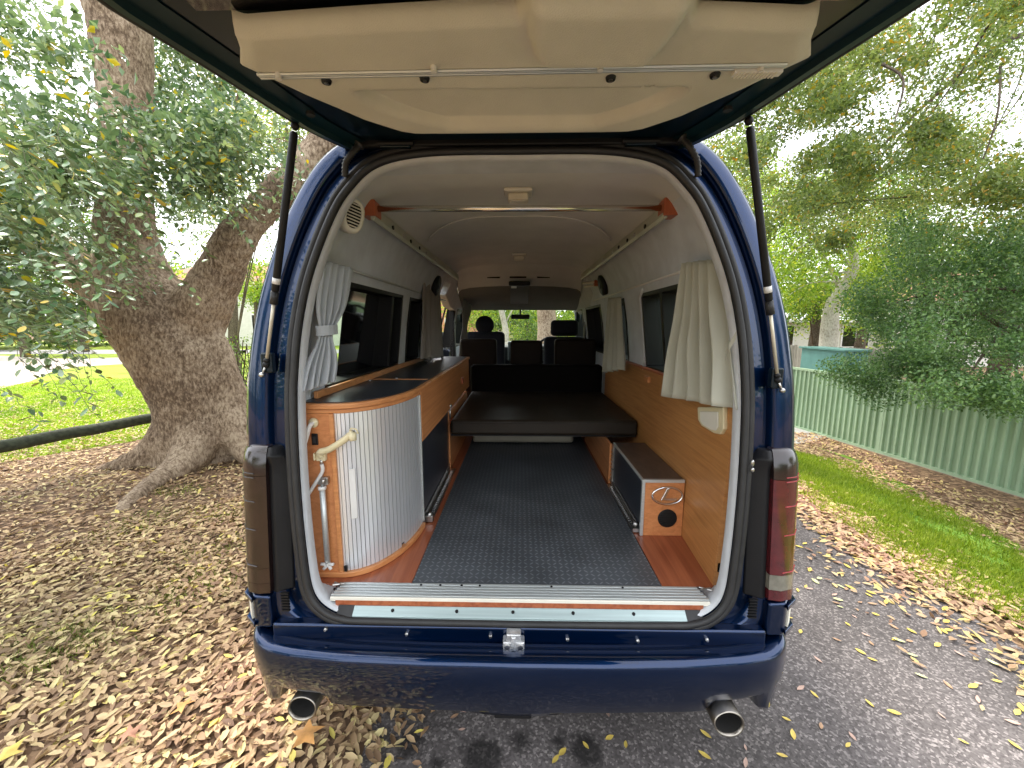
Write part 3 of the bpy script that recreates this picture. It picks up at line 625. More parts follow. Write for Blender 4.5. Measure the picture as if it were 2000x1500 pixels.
# latch, studs on the rear panel
lp = at(1003, 1238, 1, 1.262)
la = MB().box(lp.x - .024, lp.x + .026, 1.222, 1.256, lp.z + .002, lp.z + .030).box(lp.x - .036, lp.x + .038, 1.218, 1.256, lp.z - .026, lp.z + .004).box(lp.x - .008, lp.x + .010, 1.214, 1.224, lp.z - .016, lp.z + .026).build("latch_striker", mat("cast_zinc", (.62, .63, .64), .4, .7, var=.25, vs=60, bump=.5, bs=90), van, bevel=.005)
MB().tube([(lp.x - .021, 1.213, lp.z - .012), (lp.x - .021, 1.2185, lp.z - .012)], .009, 10).build("bolt", STEEL, la); MB().tube([(lp.x + .024, 1.213, lp.z - .012), (lp.x + .024, 1.2185, lp.z - .012)], .009, 10).build("bolt", STEEL, la); MB().box(lp.x - .002, lp.x + .002, 1.22, 1.228, lp.z - .034, lp.z - .02).build("latch_pin", STEEL, la)
for u, v in ((637, 1228), (795, 1237), (958, 1241), (1108, 1247), (1245, 1250), (1380, 1248)):
    p = at(u, v, 1, 1.255); MB().tube([(p.x, 1.245, p.z), (p.x, 1.25, p.z), (p.x, 1.268, p.z)], [.004, .0065, .0065], 10).build("panel_stud", STEEL, van)
# rear valance panel behind the bumper
MB().box(-.868, .868, 1.258, 1.30, .50, .592).build("rear_valance", PAINT, van, bevel=.01)
# ---- bumper
def plan(t):   # t -1..1 -> (x, y) of the bumper face
    a = abs(t); s_ = 1 if t >= 0 else -1
    K = [(0, 0, 1.160), (.3, .30, 1.162), (.55, .58, 1.172), (.72, .77, 1.190), (.80, .87, 1.212), (.86, .935, 1.255), (.91, .967, 1.33), (.96, .982, 1.46), (1.0, .985, 1.75)]
    return s_ * float(np.interp(a, [k[0] for k in K], [k[1] for k in K])), float(np.interp(a, [k[0] for k in K], [k[2] for k in K]))
TT = sorted(set([i / 60 for i in range(-60, 61)]))
pp = [Vector((*plan(t), 0)) for t in TT]
for _ in range(2): pp = [pp[0]] + [(pp[i - 1] + pp[i] * 2 + pp[i + 1]) / 4 for i in range(1, len(pp) - 1)] + [pp[-1]]
bp_ = []
for i, t in enumerate(TT):
    d = (pp[min(i + 1, len(pp) - 1)] - pp[max(i - 1, 0)]).normalized(); n_ = Vector((-d.y, d.x, 0))   # inward
    a = abs(t); lift = .02 * (1 - min(1, a / .7)) * 0
    zb = .330 - .018 * math.exp(-(a / .16) ** 2) + .035 * max(0, min(1, (a - .60) / .03)) * max(0, min(1, (.80 - a) / .012)) - .035 * max(0, min(1, (a - .79) / .02))
    prof = [(.105, .526), (.085, .530), (.066, .532), (.060, .538), (.040, .5405), (.020, .542), (.008, .540), (.0015, .534), (-.001, .525), (-.004, .49), (0, .44), (.010, .40), (.018 + .01 * math.exp(-(a / .2) ** 2), zb + .02), (.035, zb), (.07, zb + .004)]
    w2 = min(1, max(0, (a - .80) / .1))
    bp_.append([(pp[i].x + n_.x * q, pp[i].y + n_.y * q, z_ + (.0 if z_ < .5 else .012 * w2)) for q, z_ in prof])
bo = MB().loft(bp_, False).build("bumper", PAINT, van, True); sm = bo.modifiers.new("thick", 'SOLIDIFY'); sm.thickness = .006; sm.offset = 1
MB().box(-.075, .055, 1.19, 1.24, .298, .330).build("tow_eye_cover", BLACK, van, bevel=.006)
# blue corner pieces under the lamps, with recess and pale strip
for s_ in (-1, 1):
    q = [(s_ * x_, y_) for x_, y_ in ((.872, 1.268), (.935, 1.272), (.975, 1.315), (.995, 1.42), (.93, 1.44), (.87, 1.33))]
    cp = MB().prism(q, 2, .563, .690).build("bumper_corner", PAINT, van, bevel=.012)
    q2 = [(s_ * x_, y_) for x_, y_ in ((.930, 1.258), (.985, 1.300), (1.008, 1.41), (.975, 1.41), (.945, 1.31))]
    MB().prism(q2, 2, .668, .686).build("corner_fin", PAINT, cp, bevel=.004); MB().prism(q2, 2, .572, .590).build("corner_fin", PAINT, cp, bevel=.004)
    MB().prism([(s_ * x_, y_) for x_, y_ in ((.950, 1.280), (.972, 1.303), (.966, 1.315), (.945, 1.290))], 2, .592, .667).build("pale_reflector", CREAMW, cp)
    # tail lamps
    base = [(.872, 1.275), (.910, 1.268), (.952, 1.280), (.984, 1.318), (.998, 1.38), (.998, 1.50), (.90, 1.50), (.868, 1.36)]
    def lampring(z_, ins=0.0, tp=1.0):
        f = .09 * (z_ - .7) * .9
        return [(s_ * (x_ - ins * (x_ - .92) * 6 - .012 * max(0, (z_ - 1.1)) * 2), y_ + f + ins, z_) for x_, y_ in base]
    lm = BROWNLENS if s_ < 0 else REDLENS
    tl = MB().loft([lampring(z_, i_) for z_, i_ in ((.694, .01), (.70, 0), (.735, 0))]).build("tail_light", lm, van, True, label=("smoked dark brown tail light" if s_ < 0 else "smoked red tail light"))
    smoothangle(tl, 40)
    smoothangle(MB().loft([lampring(z_, i_) for z_, i_ in ((.736, .0), (.789, 0))]).build("reversing_lens", CLEARLENS if s_ > 0 else BROWNLENS, tl), 40)
    smoothangle(MB().loft([lampring(z_, i_) for z_, i_ in ((.790, .0), (.90, 0), (1.0, 0), (1.12, 0))]).build("brake_lens", lm, tl), 40)
    smoothangle(MB().loft([lampring(z_, i_) for z_, i_ in ((1.1215, .0), (1.16, .0), (1.19, .006), (1.21, .016), (1.222, .03))]).build("top_lens", BROWNLENS if s_ < 0 else BROWNLENS, tl), 40)
    for z_ in (.80, .93, 1.03, 1.115, 1.13):
        a = lampring(z_); mb = MB(); mb.tube([Vector(p) + Vector((0, -.0005, 0)) for p in a[1:4]], .0020, 6); mb.build("lens_rib", mat("lens_rib_red", (.30, .03, .035), .25) if s_ > 0 else BROWNLENS, tl)
    mb = MB().loft([[(s_ * (.868 - k2 * .0) - s_ * dx, 1.305 + .081 * (z_ - .7) + dy, z_) for dx, dy in ((-.006, -.012), (.012, -.014), (.058, .012), (.060, .05), (-.006, .05))] for z_, k2 in ((.69, 0), (.9, 0), (1.1, 0), (1.15, 0))] + [[(s_ * .868 - s_ * dx * .9, 1.325 + .006 + dy, 1.185) for dx, dy in ((-.006, -.012), (.011, -.012), (.050, .012), (.055, .05), (-.006, .05))], [(s_ * .868 - s_ * dx, 1.345 + dy, 1.215) for dx, dy in ((-.006, -.01), (.008, -.01), (.025, .012), (.03, .04), (-.006, .04))]])
    mb.build("lamp_surround", BLACK, van, bevel=.006)
    g = MB(); gx = s_ * .83
    for k in range(7): g.box(gx - .014, gx + .014, 1.285, 1.294, .62 + k * .011, .6255 + k * .011)
    g.build("breather_vent", BLACK, van)
# exhaust tips
for u, v, y_, tx in ((590, 1384, 1.20, .0), (1424, 1414, 1.165, .0)):
    c = at(u, v, 1, y_); mb = MB(); n = 28
    def er(y0, a, b): return [(c.x + a * math.cos(2 * math.pi * k / n), y0 + .16 * (b * math.sin(2 * math.pi * k / n)), c.z + b * math.sin(2 * math.pi * k / n)) for k in range(n)]
    rs = [er(y_ + .30, .038, .034), er(y_ + .12, .047, .041), er(y_, .051, .042), er(y_ - .004, .049, .040), er(y_, .045, .036), er(y_ + .006, .044, .035)]
    e_ = mb.loft(rs, True, False, False).build("exhaust_tip", TIP, van, True)
    MB().loft([er(y_ + .006, .0438, .0348), er(y_ + .14, .038, .030)], True, False, True).build("exhaust_bore", SOOT, e_, True)
# ---- tailgate
ZT = 2.24
def tgw(y_): return float(np.interp(y_, [-.15, 0, .5, .83, 1.0, 1.27, 1.38, 1.445], [.74, .78, .785, .765, .722, .660, .615, .575]))
ysg = [1.445, 1.41, 1.35, 1.27, 1.15, 1.0, .83, .6, .3, .0, -.12]
mb = MB().loft([[(-tgw(y_), y_, ZT), (-tgw(y_) + .0, y_, ZT + .05), (0, y_, ZT + .075), (tgw(y_), y_, ZT + .05), (tgw(y_), y_, ZT)] + [] for y_ in ysg], True)
tg = mb.build("tailgate", PAINTIN, van); smoothangle(tg, 30)
for s_ in (-1, 1):
    e1 = [(s_ * (tgw(y_) - .006), y_, ZT - .004) for y_ in ysg]; MB().tube(e1, .010, 8).build("tailgate_seal", RUBBER, tg, True)
    vs = []; 
    rs = [[(s_ * (tgw(y_) - a), y_, ZT - b) for a, b in ((.018, .002), (.020, .018), (.040, .020), (.048, .006), (.10, .003))] for y_ in ysg]
    smoothangle(MB().loft(rs, False).build("tailgate_flange", mat("satin_teal_paint", (.003, .022, .030), .45, .2, .2, coatr=.3, spec=.2), tg), 50)
    for (y_, xx) in ((.74, .66), (1.22, .585)): MB().tube([(s_ * xx, y_, ZT - .012), (s_ * xx, y_, ZT + .0)], .012, 12).build("plug", RUBBER, tg)
TRO = [(.80, .545), (.835, .552), (.85, .562), (.93, .600), (.945, .590), (.985, .560), (1.045, .520), (1.10, .475), (1.165, .425), (1.215, .365), (1.235, .315), (1.245, .25)]
def trimw(y_): return float(np.interp(y_, [a_ for a_, b_ in TRO], [b_ for a_, b_ in TRO])) * (.975 + .02 * min(1, max(0, (y_ - .88) / .05)))
cols = list(np.linspace(-1, 1, 141)); nR = 64; vs = []; rowsy = range(nR)
def sst(a, b, x_): t = min(1, max(0, (x_ - a) / (b - a))); return t * t * (3 - 2 * t)
for j_ in range(nR):
    t_ = j_ / (nR - 1)
    for c_ in cols:
        lump = sst(.165, .125, abs(c_ * .55 + .008 - .165))
        ys_ = (.805 + .03 * abs(c_) ** 1.5) * (1 - lump) + .745 * lump
        y_ = ys_ + (1.248 - ys_) * t_; x_ = c_ * trimw(y_) + .012
        lw_ = .160 - .02 * sst(.80, .92, y_)
        lw_ -= .02; d_ = sst(lw_, lw_ - .03, abs(x_ - .162)) * sst(.93, .885, y_) * .030
        rx = abs(x_ - .01); wre = .40 - .17 * max(0, np.interp(y_, [1.03, 1.20], [0, 1])) ** 2.0
        ins = sst(1.015, 1.03, y_) * sst(1.222, 1.190, y_) * sst(wre, wre - .040, rx)
        edg = sst(0, .03, (1 - abs(c_)) * trimw(y_)) * sst(1.250, 1.225, y_)
        ey = -.024 * sst(ys_, ys_ + .012, y_)
        vs.append((x_, y_, 2.224 + ey - .008 * edg - d_ + .026 * ins))
nC = len(cols); fs = [(j * nC + i, j * nC + i + 1, (j + 1) * nC + i + 1, (j + 1) * nC + i) for j in range(nR - 1) for i in range(nC - 1)]
tp = MB().add(vs, fs).build("tailgate_trim", BEIGE, tg, True)
md = tp.modifiers.new("thick", 'SOLIDIFY'); md.thickness = .02; md.offset = 0
MB().add([(-.62, -.05, 2.228), (.62, -.05, 2.228), (.60, .835, 2.226), (-.60, .835, 2.226)], [(0, 1, 2, 3)]).build("tailgate_window", DGLASS, tg)
ra, rb = at(506, 149, 2, 2.180), at(1533, 129, 2, 2.180)
d_ = (rb - ra)
for k, (o_, r_) in enumerate(((-.006, .0035), (.0, .003), (.006, .0035))): MB().tube([ra + Vector((0, o_, 0)), rb + Vector((0, o_, 0))], r_, 6).build("curtain_track", ALU, tg)
for u, v in ((543, 138), (847, 124), (1173, 121), (1487, 123)):
    p = at(u, v, 2, 2.187); MB().tube([(p.x, p.y, 2.170), (p.x, p.y, 2.20)], .0065, 10).build("track_mount", WHITE, tg)
tb = at(1432, 133, 2, 2.184); mb = MB().box(tb.x, rb.x, tb.y - .009, tb.y + .009, 2.170, 2.180); t_ = mb.build("track_runner", WHITE, tg, bevel=.002)
for k in range(12): xx = tb.x + .006 + k * (rb.x - tb.x - .015) / 12; MB().box(xx, xx + .004, tb.y - .0095, tb.y + .0095, 2.1680, 2.1705).build("runner_tooth", CREAMW, t_)
for u, v in ((637, 151), (829, 146), (1193, 145), (1397, 139)):
    p = at(u, v, 2, 2.188); k_ = MB().tube([(p.x, p.y, 2.176), (p.x, p.y, 2.186), (p.x, p.y, 2.20)], [.010, .0125, .011], 16).build("trim_knob", BLACK, tg, True); MB().tube([(p.x, p.y, 2.174), (p.x, p.y, 2.178)], .005, 6).build("knob_screw", STEEL, k_)
# hinges, wiring boots, roof edge under the hinge
for s_ in (-1, 1):
    MB().box(s_ * .40 - .05, s_ * .40 + .05, 1.395, 1.44, 2.215, 2.238).build("hinge", PAINTIN, van, bevel=.004); MB().tube([(s_ * .40 - .06, 1.40, 2.228), (s_ * .40 + .06, 1.40, 2.228)], .008, 8).build("hinge_pin", BLACK, van)
    a = at(1332 if s_ > 0 else 702, 270 if s_ > 0 else 283, 1, 1.38); b = at(1363 if s_ > 0 else 674, 345, 1, 1.40)
    pts = catmull([a, a + Vector((s_ * .022, -.01, -.03)), a.lerp(b, .6) + Vector((s_ * .012, -.01, 0)), b], 8)
    rads = [(.0115 if i % 2 else .0085) for i in range(len(pts))]; rads[0] = .018; rads[1] = .016
    MB().tube(pts, rads, 10).build("wiring_boot", RUBBER, van, True)
MB().box(-.54, .54, 1.405, 1.43, 2.222, 2.262).build("roof_edge", BLACK, van, bevel=.008)
# ---- gas struts
for s_, lo_, up_ in ((-1, (520, 712), (576, 246)), (1, (1519, 742), (1463, 236))):
    a = at(*lo_, 1, 1.345); b = at(*up_, 2, 2.215); ax_ = (b - a); L_s = ax_.length
    st = MB().tube([a + ax_ * .34, a + ax_ * .345, a + ax_ * .97, a + ax_ * .98], [.008, .0115, .0115, .008], 14).build("gas_strut", BLACK, van, True, label="left gas strut" if s_ < 0 else "right gas strut")
    MB().tube([a + ax_ * .03, a + ax_ * .34], .0055, 10).build("strut_rod", mat("painted_rod", (.62, .57, .46), .35, .3), st, True)
    MB().tube([a + ax_ * .285, a + ax_ * .34], .0125, 14).build("strut_collar", RUBBER, st, True)
    MB().tube([a + ax_ * .375, a + ax_ * .40], .0120, 14).build("strut_sticker", WHITE, st, True)
    MB().sphere(a, .012).sphere(a + ax_ * .02, .010).build("strut_ball_joint", BLACK, st, True); MB().sphere(b, .012).build("strut_ball_joint", BLACK, st, True)
    br = MB().box(a.x - .02, a.x + .02, a.y, a.y + .025, a.z - .03, a.z + .04); br.build("strut_bracket", PAINTIN, van, bevel=.006)
    MB().sphere(a + Vector((s_ * .012, -.01, -.034)), .009).tube([a, a + Vector((s_ * .012, -.008, -.034))], .004, 6).build("strut_pin", STEEL, st, True)
# small clips on the right pillar
MB().sphere(at(1470, 905, 1, 1.30), (.006, .004, .012)).sphere(at(1470, 918, 1, 1.30), (.006, .004, .008)).build("body_plug", STEEL, van, True)
# ---- interior fittings fixed to the van
def shelf_ring(y_, zt, hw, z0): return [(x_ * hw / .62, y_, max(z0, zt - (2.228 - z_) * 1.15)) for x_, z_ in cz]
hd = [[(x_, 4.0, z_) for x_, z_ in cz], [(x_ * .98, 4.03, 2.0 + (z_ - 2.0) * .93) for x_, z_ in cz], [(x_ * 1.05, 4.30, 1.80 + (z_ - 1.80) * .62 + .01) for x_, z_ in cz], [(x_ * 1.05, 4.36, 1.79 + (z_ - 1.79) * .60) for x_, z_ in cz]]
MB().loft(hd, False).build("overhead_locker", HEADL, van, True)
hd2 = [[(x_ * 1.05, 4.36, 1.79 + (z_ - 1.79) * .60) for x_, z_ in cz], [(x_ * 1.15, 4.7, 1.80 + (z_ - 1.80) * .40) for x_, z_ in cz], [(x_ * 1.2, 5.34, 1.80 + (z_ - 1.8) * .08) for x_, z_ in cz]]
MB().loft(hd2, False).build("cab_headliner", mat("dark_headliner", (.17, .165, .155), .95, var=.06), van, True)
for s_ in (-1, 1): MB().loft([[(s_ * .62, 3.99, 2.125), (s_ * .72, 3.99, 1.93), (s_ * .80, 3.99, 1.93), (s_ * .80, 3.99, 2.2)], [(s_ * .66, 4.36, 2.0), (s_ * .74, 4.36, 1.83), (s_ * .82, 4.36, 1.83), (s_ * .82, 4.36, 2.1)], [(s_ * .74, 5.34, 1.84), (s_ * .78, 5.34, 1.78), (s_ * .84, 5.34, 1.78), (s_ * .84, 5.34, 1.9)]]).build("cab_cornice", FELTRIM, van, bevel=.01)
for x0_, x1_, z_, y_ in ((-.33, -.20, 2.118, 4.19), (-.10, .07, 2.12, 4.19), (.18, .31, 2.118, 4.19)): MB().box(x0_, x1_, y_, y_ + .05, z_ - .002, z_ + .012).build("overhead_slot", SEATM, van)
# roof lamps
for y_, s2, z_ in ((1.86, 1.0, 2.222), (3.45, .95, 2.222)):
    c = -.0 + .0; lamp = MB().box(c - .062 * s2, c + .062 * s2, y_ - .045, y_ + .045, z_ - .012, z_ + .004).build("roof_lamp", CREAMW, van, bevel=.006)
    MB().box(c - .045 * s2, c + .045 * s2, y_ - .030, y_ + .036, z_ - .046, z_ - .0125).build("lamp_diffuser", mat("frosted_diffuser", (.75, .70, .58), .35, var=.04), lamp, bevel=.010, seg=3)
    MB().box(c - .03 * s2, c + .03 * s2, y_ - .034, y_ + .0, z_ - .052, z_ - .0465).build("lamp_switch", CREAMW, lamp, bevel=.002)
# ceiling rails
for s_ in (-1, 1):
    y1_ = 3.98; R0 = Vector((s_ * .615, 1.74, 2.108)); R1 = Vector((s_ * .615, y1_, 2.108))
    prof = [(-.030, .022), (.010, .030), (.022, .022), (.026, -.020), (.018, -.034), (.006, -.030), (.008, 0.004), (-.028, 0.004)]
    rl = MB().loft([[(R0.x - s_ * a_, y_, R0.z + b_ - .006) for a_, b_ in prof] for y_ in (1.72, y1_)]).build("ceiling_rail", mat("dull_alu", (.52, .53, .45), .45, .35, var=.15, vs=10, stretch=(1, .3, 1)), van, bevel=.001)
    for y_ in (1.95, 2.12, 2.26, 2.45, 2.62, 2.9):
        MB().tube([(s_ * .592, y_, 2.092), (s_ * .584, y_, 2.092)], .010, 8).build("rail_bolt", BLACK if int(y_ * 100) % 2 else STEEL, rl)
    # curtain rod
    MB().tube([(s_ * .728, 1.50, 1.876), (s_ * .728, 4.0, 1.876)], .006, 8).build("curtain_rod", ALU if s_ < 0 else WHITE, van, True)
    # round speaker
    sp = MB().tube([(s_ * .712, 3.40, 1.972), (s_ * .676, 3.40, 1.962), (s_ * .668, 3.40, 1.960)], [.082, .084, .072], 28).build("speaker", BLACK, van, True)
    MB().sphere((s_ * .668, 3.40, 1.960), (.008, .03, .03)).build("speaker_cone", DARKTOP, sp, True)
# grab pegs on the right
pg = MB().box(.66, .70, 3.60, 3.66, 1.98, 2.03).build("peg_block", WOODP, van, bevel=.004); MB().tube([(.66, 3.63, 2.015), (.58, 3.75, 2.015)], .010, 8).build("peg", CREAMW, pg, True); MB().tube([(.66, 3.63, 1.985), (.60, 3.75, 1.985)], .010, 8).build("peg", CREAMW, pg, True)
# vent fan upper left
vf = thing("wall_vent", "cream oval louvred vent at the upper left rear corner inside the van", "vent", (-.63, 1.56, 2.02))
c = at(690, 421, 1, 1.555); ax1 = Vector((-.10, .02, -.25)).normalized(); fwd_ = Vector((.74, -.66, -.05)).normalized(); ax1 = (ax1 - fwd_ * ax1.dot(fwd_)).normalized(); ax2 = fwd_.cross(ax1)
def ov(r1, r2, d_, n=28): return [c + ax1 * r1 * (abs(math.cos(a)) ** .8 * (1 if math.cos(a) > 0 else -1)) + ax2 * r2 * (abs(math.sin(a)) ** .8 * (1 if math.sin(a) > 0 else -1)) + fwd_ * d_ for a in [2 * math.pi * k / n for k in range(n)]]
MB().loft([ov(.060, .040, -.05), ov(.064, .044, -.01), ov(.060, .040, .006), ov(.050, .030, .012), ov(.046, .026, .004)], True, True, False).build("vent_body", CREAMW, vf, True)
MB().loft([ov(.047, .027, .004), ov(.047, .027, .005)]).build("vent_dark_core", SOOT, vf)
for k in range(8):
    o_ = -.040 + k * .0115; hw_ = .027 * math.sqrt(max(.1, 1 - (o_ / .05) ** 2)); q = c + ax1 * o_ + fwd_ * .009
    MB().tube([q - ax2 * hw_, q + ax2 * hw_], .0026, 6).build("vent_louvre", CREAMW, vf, True)
# hanging bar
hb = thing("hanging_bar", "steel bar across the van ceiling held by two red wooden blocks", "rail", (0, 1.75, 2.12))
MB().tube([(-.60, 1.75, 2.122), (.60, 1.75, 2.118)], .0125, 16).build("bar", mat("aged_steel_tube", (.80, .76, .70), .18, 1.0, var=.15, vs=4, stretch=(3, 60, 60), rvar=.08), hb, True)
MB().prism([(1.71, 2.085), (1.79, 2.085), (1.79, 2.145), (1.71, 2.150)], 0, -.645, -.585).build("bracket_block", WOODP, hb, bevel=.006)
MB().prism([(1.71, 2.080), (1.79, 2.080), (1.79, 2.145), (1.71, 2.150)], 0, .59, .65).build("bracket_block", WOODP, hb, bevel=.006)
# monitor, mirror, dash, wheel
mo = thing("ceiling_monitor", "black flip down monitor hanging from the cab ceiling", "monitor", (0.0, 4.25, 2.0))
MB().box(-.11, .11, 4.22, 4.40, 2.045, 2.085).build("monitor_mount", BLACK, mo, bevel=.01); MB().box(-.095, .095, 4.27, 4.285, 1.855, 2.04).build("monitor_screen", mat("matt_grey_screen", (.055, .06, .065), .35), mo, bevel=.006)
MB().box(-.085, -.03, 4.25, 4.268, 2.02, 2.04).build("monitor_button", ALU, mo)
mi = thing("rear_view_mirror", "black rear view mirror at the top of the windscreen", "mirror", (0.02, 5.2, 1.8)); MB().box(-.11, .13, 5.20, 5.23, 1.715, 1.775).build("mirror_housing", BLACK, mi, bevel=.015); MB().tube([(.01, 5.21, 1.77), (.01, 5.28, 1.84)], .012, 8).build("mirror_stem", BLACK, mi)
MB().loft([[(x_, y_, z_) for x_, z_ in ((-.84, .7), (.84, .7), (.84, 1.30), (.5, 1.36), (-.5, 1.34), (-.84, 1.30))] for y_ in (5.55, 6.12)]).build("dashboard", mat("dash_grey", (.05, .055, .06), .6), van, bevel=.03)
MB().box(-.16, .08, 5.44, 5.56, 1.15, 1.42).build("radio_console", mat("console_grey", (.22, .26, .28), .4), van, bevel=.02)
n_ = 24; mb = MB(); mb.tube([(.42 + .19 * math.cos(2 * math.pi * k / n_), 5.25 + .06 * math.sin(2 * math.pi * k / n_), 1.30 + .18 * math.sin(2 * math.pi * k / n_)) for k in range(n_ + 1)], .016, 8, False)
mb.box(.25, .59, 5.245, 5.265, 1.28, 1.32).box(.38, .46, 5.25, 5.50, 1.26, 1.33); mb.build("steering_wheel", BLACK, van, True)
MB().box(-.80, .80, 4.6, 5.7, .5, .56).build("cab_floor", BLACK, van)
for s_, lab in ((-1, 0), (1, 0)): MB().box(s_ * .80 - .03, s_ * .80 + .03, 4.755, 4.855, .6, 1.9).build("door_pillar", BLACK, van, bevel=.01)
# door mirror out on the left
dm = MB().sphere((-1.12, 5.75, 1.42), (.07, .05, .13)).build("door_mirror", BLACK, van, True)

# =================================================================== FITTED FURNITURE
# floor mat (rests on the floor)
def mat_tread():
    m, t, b = new_mat("tread_rubber"); setp(b, Roughness=.42); b.inputs['Specular IOR Level'].default_value = .6
    tc = t.nodes.new('ShaderNodeTexCoord'); sx = t.nodes.new('ShaderNodeSeparateXYZ'); t.links.new(tc.outputs['Object'], sx.inputs[0])
    def M(op, a, b_=None, c=None):
        n = t.nodes.new('ShaderNodeMath'); n.operation = op
        for i, q in enumerate((a, b_, c)):
            if q is None: continue
            if isinstance(q, (int, float)): n.inputs[i].default_value = q
            else: t.links.new(q, n.inputs[i])
        return n.outputs[0]
    c = 1 / .024; X = M('MULTIPLY', sx.outputs[0], c); Y = M('MULTIPLY', sx.outputs[1], c)
    fx = M('FLOOR', X); fy = M('FLOOR', Y); par = M('PINGPONG', M('ADD', fx, fy), 1.0)   # 0/1 alternating
    px = M('SUBTRACT', M('SUBTRACT', X, fx), .5); py = M('SUBTRACT', M('SUBTRACT', Y, fy), .5)
    sgn = M('SUBTRACT', M('MULTIPLY', par, 2), 1); q = M('MULTIPLY', py, sgn)
    al = M('ABSOLUTE', M('ADD', px, q)); ac = M('ABSOLUTE', M('SUBTRACT', px, q))
    e = M('ADD', M('POWER', M('DIVIDE', al, .62), 2), M('POWER', M('DIVIDE', ac, .17), 2)); loz = t.nodes.new('ShaderNodeMapRange'); loz.inputs[1].default_value = 1.1; loz.inputs[2].default_value = .5; t.links.new(e, loz.inputs[0])
    cr = t.nodes.new('ShaderNodeValToRGB'); cr.color_ramp.elements[0].color = (.062, .070, .080, 1); cr.color_ramp.elements[1].color = (.15, .165, .18, 1); t.links.new(loz.outputs[0], cr.inputs[0])
    n = t.nodes.new('ShaderNodeTexNoise'); n.inputs['Scale'].default_value = 5; n.inputs['Detail'].default_value = 6; t.links.new(tc.outputs['Object'], n.inputs[0])
    mr = t.nodes.new('ShaderNodeMapRange'); mr.inputs[1].default_value = .3; mr.inputs[2].default_value = .7; mr.inputs[3].default_value = .75; mr.inputs[4].default_value = 1.3; t.links.new(n.outputs[0], mr.inputs[0])
    mu = t.nodes.new('ShaderNodeMixRGB'); mu.blend_type = 'MULTIPLY'; mu.inputs[0].default_value = 1; t.links.new(cr.outputs[0], mu.inputs[1]); t.links.new(mr.outputs[0], mu.inputs[2]); t.links.new(mu.outputs[0], b.inputs['Base Color'])
    r2 = t.nodes.new('ShaderNodeMapRange'); r2.inputs[3].default_value = .32; r2.inputs[4].default_value = .55; t.links.new(n.outputs[0], r2.inputs[0]); t.links.new(r2.outputs[0], b.inputs['Roughness'])
    bp = t.nodes.new('ShaderNodeBump'); bp.inputs['Strength'].default_value = .7; bp.inputs['Distance'].default_value = .0025; t.links.new(loz.outputs[0], bp.inputs[2]); t.links.new(bp.outputs[0], b.inputs['Normal'])
    return m
tag(MB().add([(-.398, 1.391, .6625), (.546, 1.391, .6625), (.55, 4.6, .6625), (-.402, 4.6, .6625), (-.398, 1.391, .666), (.546, 1.391, .666), (.55, 4.6, .666), (-.402, 4.6, .666)], [(0, 3, 2, 1), (4, 5, 6, 7), (0, 1, 5, 4), (1, 2, 6, 5), (2, 3, 7, 6), (3, 0, 4, 7)]).build("floor_mat", mat_tread()), "dark grey diamond tread rubber mat on the van floor", "mat")

# ---- left kitchen cabinet with the curved tambour door
KC = thing("kitchen_cabinet", "orange wood cabinet with dark worktop and curved silver roller shutter", "cabinet", (-.62, 1.5, .661))
A0 = at(640, 1000, 1, 1.455); XL = -.800; ZTOP = 1.318
cx0, cy0 = -.683, 1.430; ex, ey = -.462, 1.83           # ends of the curved front
def curve(t, o=0):     # quarter ellipse from the rear panel to the long side
    a = t * math.pi / 2; return (cx0 + (ex - cx0 + o) * math.sin(a) , ey - (ey - cy0 + o) * math.cos(a))
N = 24
def slab(name, z0, z1, o, m, y_far=None, xw=XL, bev=.004):
    pts = [curve(i / 24, o) for i in range(25)]; poly = [(xw, cy0 - o)] + [p for p in pts]
    if y_far: poly += [(ex + o, y_far), (xw, y_far)]
    else: poly += [(xw, ey)]
    return MB().prism(poly, 2, z0, z1).build(name, m, KC, bevel=bev)
slab("plinth", .662, .684, .012, WOODH)
slab("top_rail", 1.316, 1.3325, .003, WOODH)
slab("worktop_edging", 1.333, 1.355, .014, WOODH, 3.62, bev=.006)
slab("worktop", 1.3555, 1.3585, -.006, DARKTOP, 3.60, bev=.001)
MB().box(XL, ex - .01, 2.055, 2.063, 1.3586, 1.3615).build("worktop_joint", WOODH, KC)
MB().box(-.785, -.768, 1.50, 3.6, 1.3586, 1.387).build("upstand", WOODH, KC, bevel=.003)
for u, v in ((723, 742), (775, 738), (700, 735)): p = at(u, v, 2, 1.36); MB().tube([(p.x, p.y, 1.3585), (p.x, p.y, 1.3615)], .010, 12).build("worktop_button", CHROME, KC)
MB().box(XL, cx0 - .012, cy0, cy0 + .015, .684, 1.316).build("rear_panel", WOOD, KC)
MB().box(cx0 - .0115, cx0 + .006, cy0 - .008, cy0 + .014, .684, 1.3155).build("door_post", WOODH, KC, bevel=.003)
MB().box(XL + .03, -.69, 1.455, ey, .684, 1.31).build("cabinet_core", BLACK, KC)
MB().prism([curve(i / 24, -.010) for i in range(25)] + [curve(i / 24, -.013) for i in range(24, -1, -1)], 2, .686, 1.315).build("shutter_backing", mat("slat_backing", (.10, .10, .11), .7), KC)
for i in range(N):    # tambour slats
    a = curve((i + .05) / N, -.002); b = curve((i + .90) / N, -.002); c = curve((i + .5) / N, .0)
    nx, ny = (b[1] - a[1]), -(b[0] - a[0]); l = math.hypot(nx, ny); nx, ny = nx / l, ny / l
    k_ = .007
    zt = .70 if i not in (15,) else .715
    MB().prism([a, b, (b[0] - nx * k_, b[1] - ny * k_), (a[0] - nx * k_, a[1] - ny * k_)], 2, zt - .015, 1.3155).build("slat", ALUSLAT, KC)
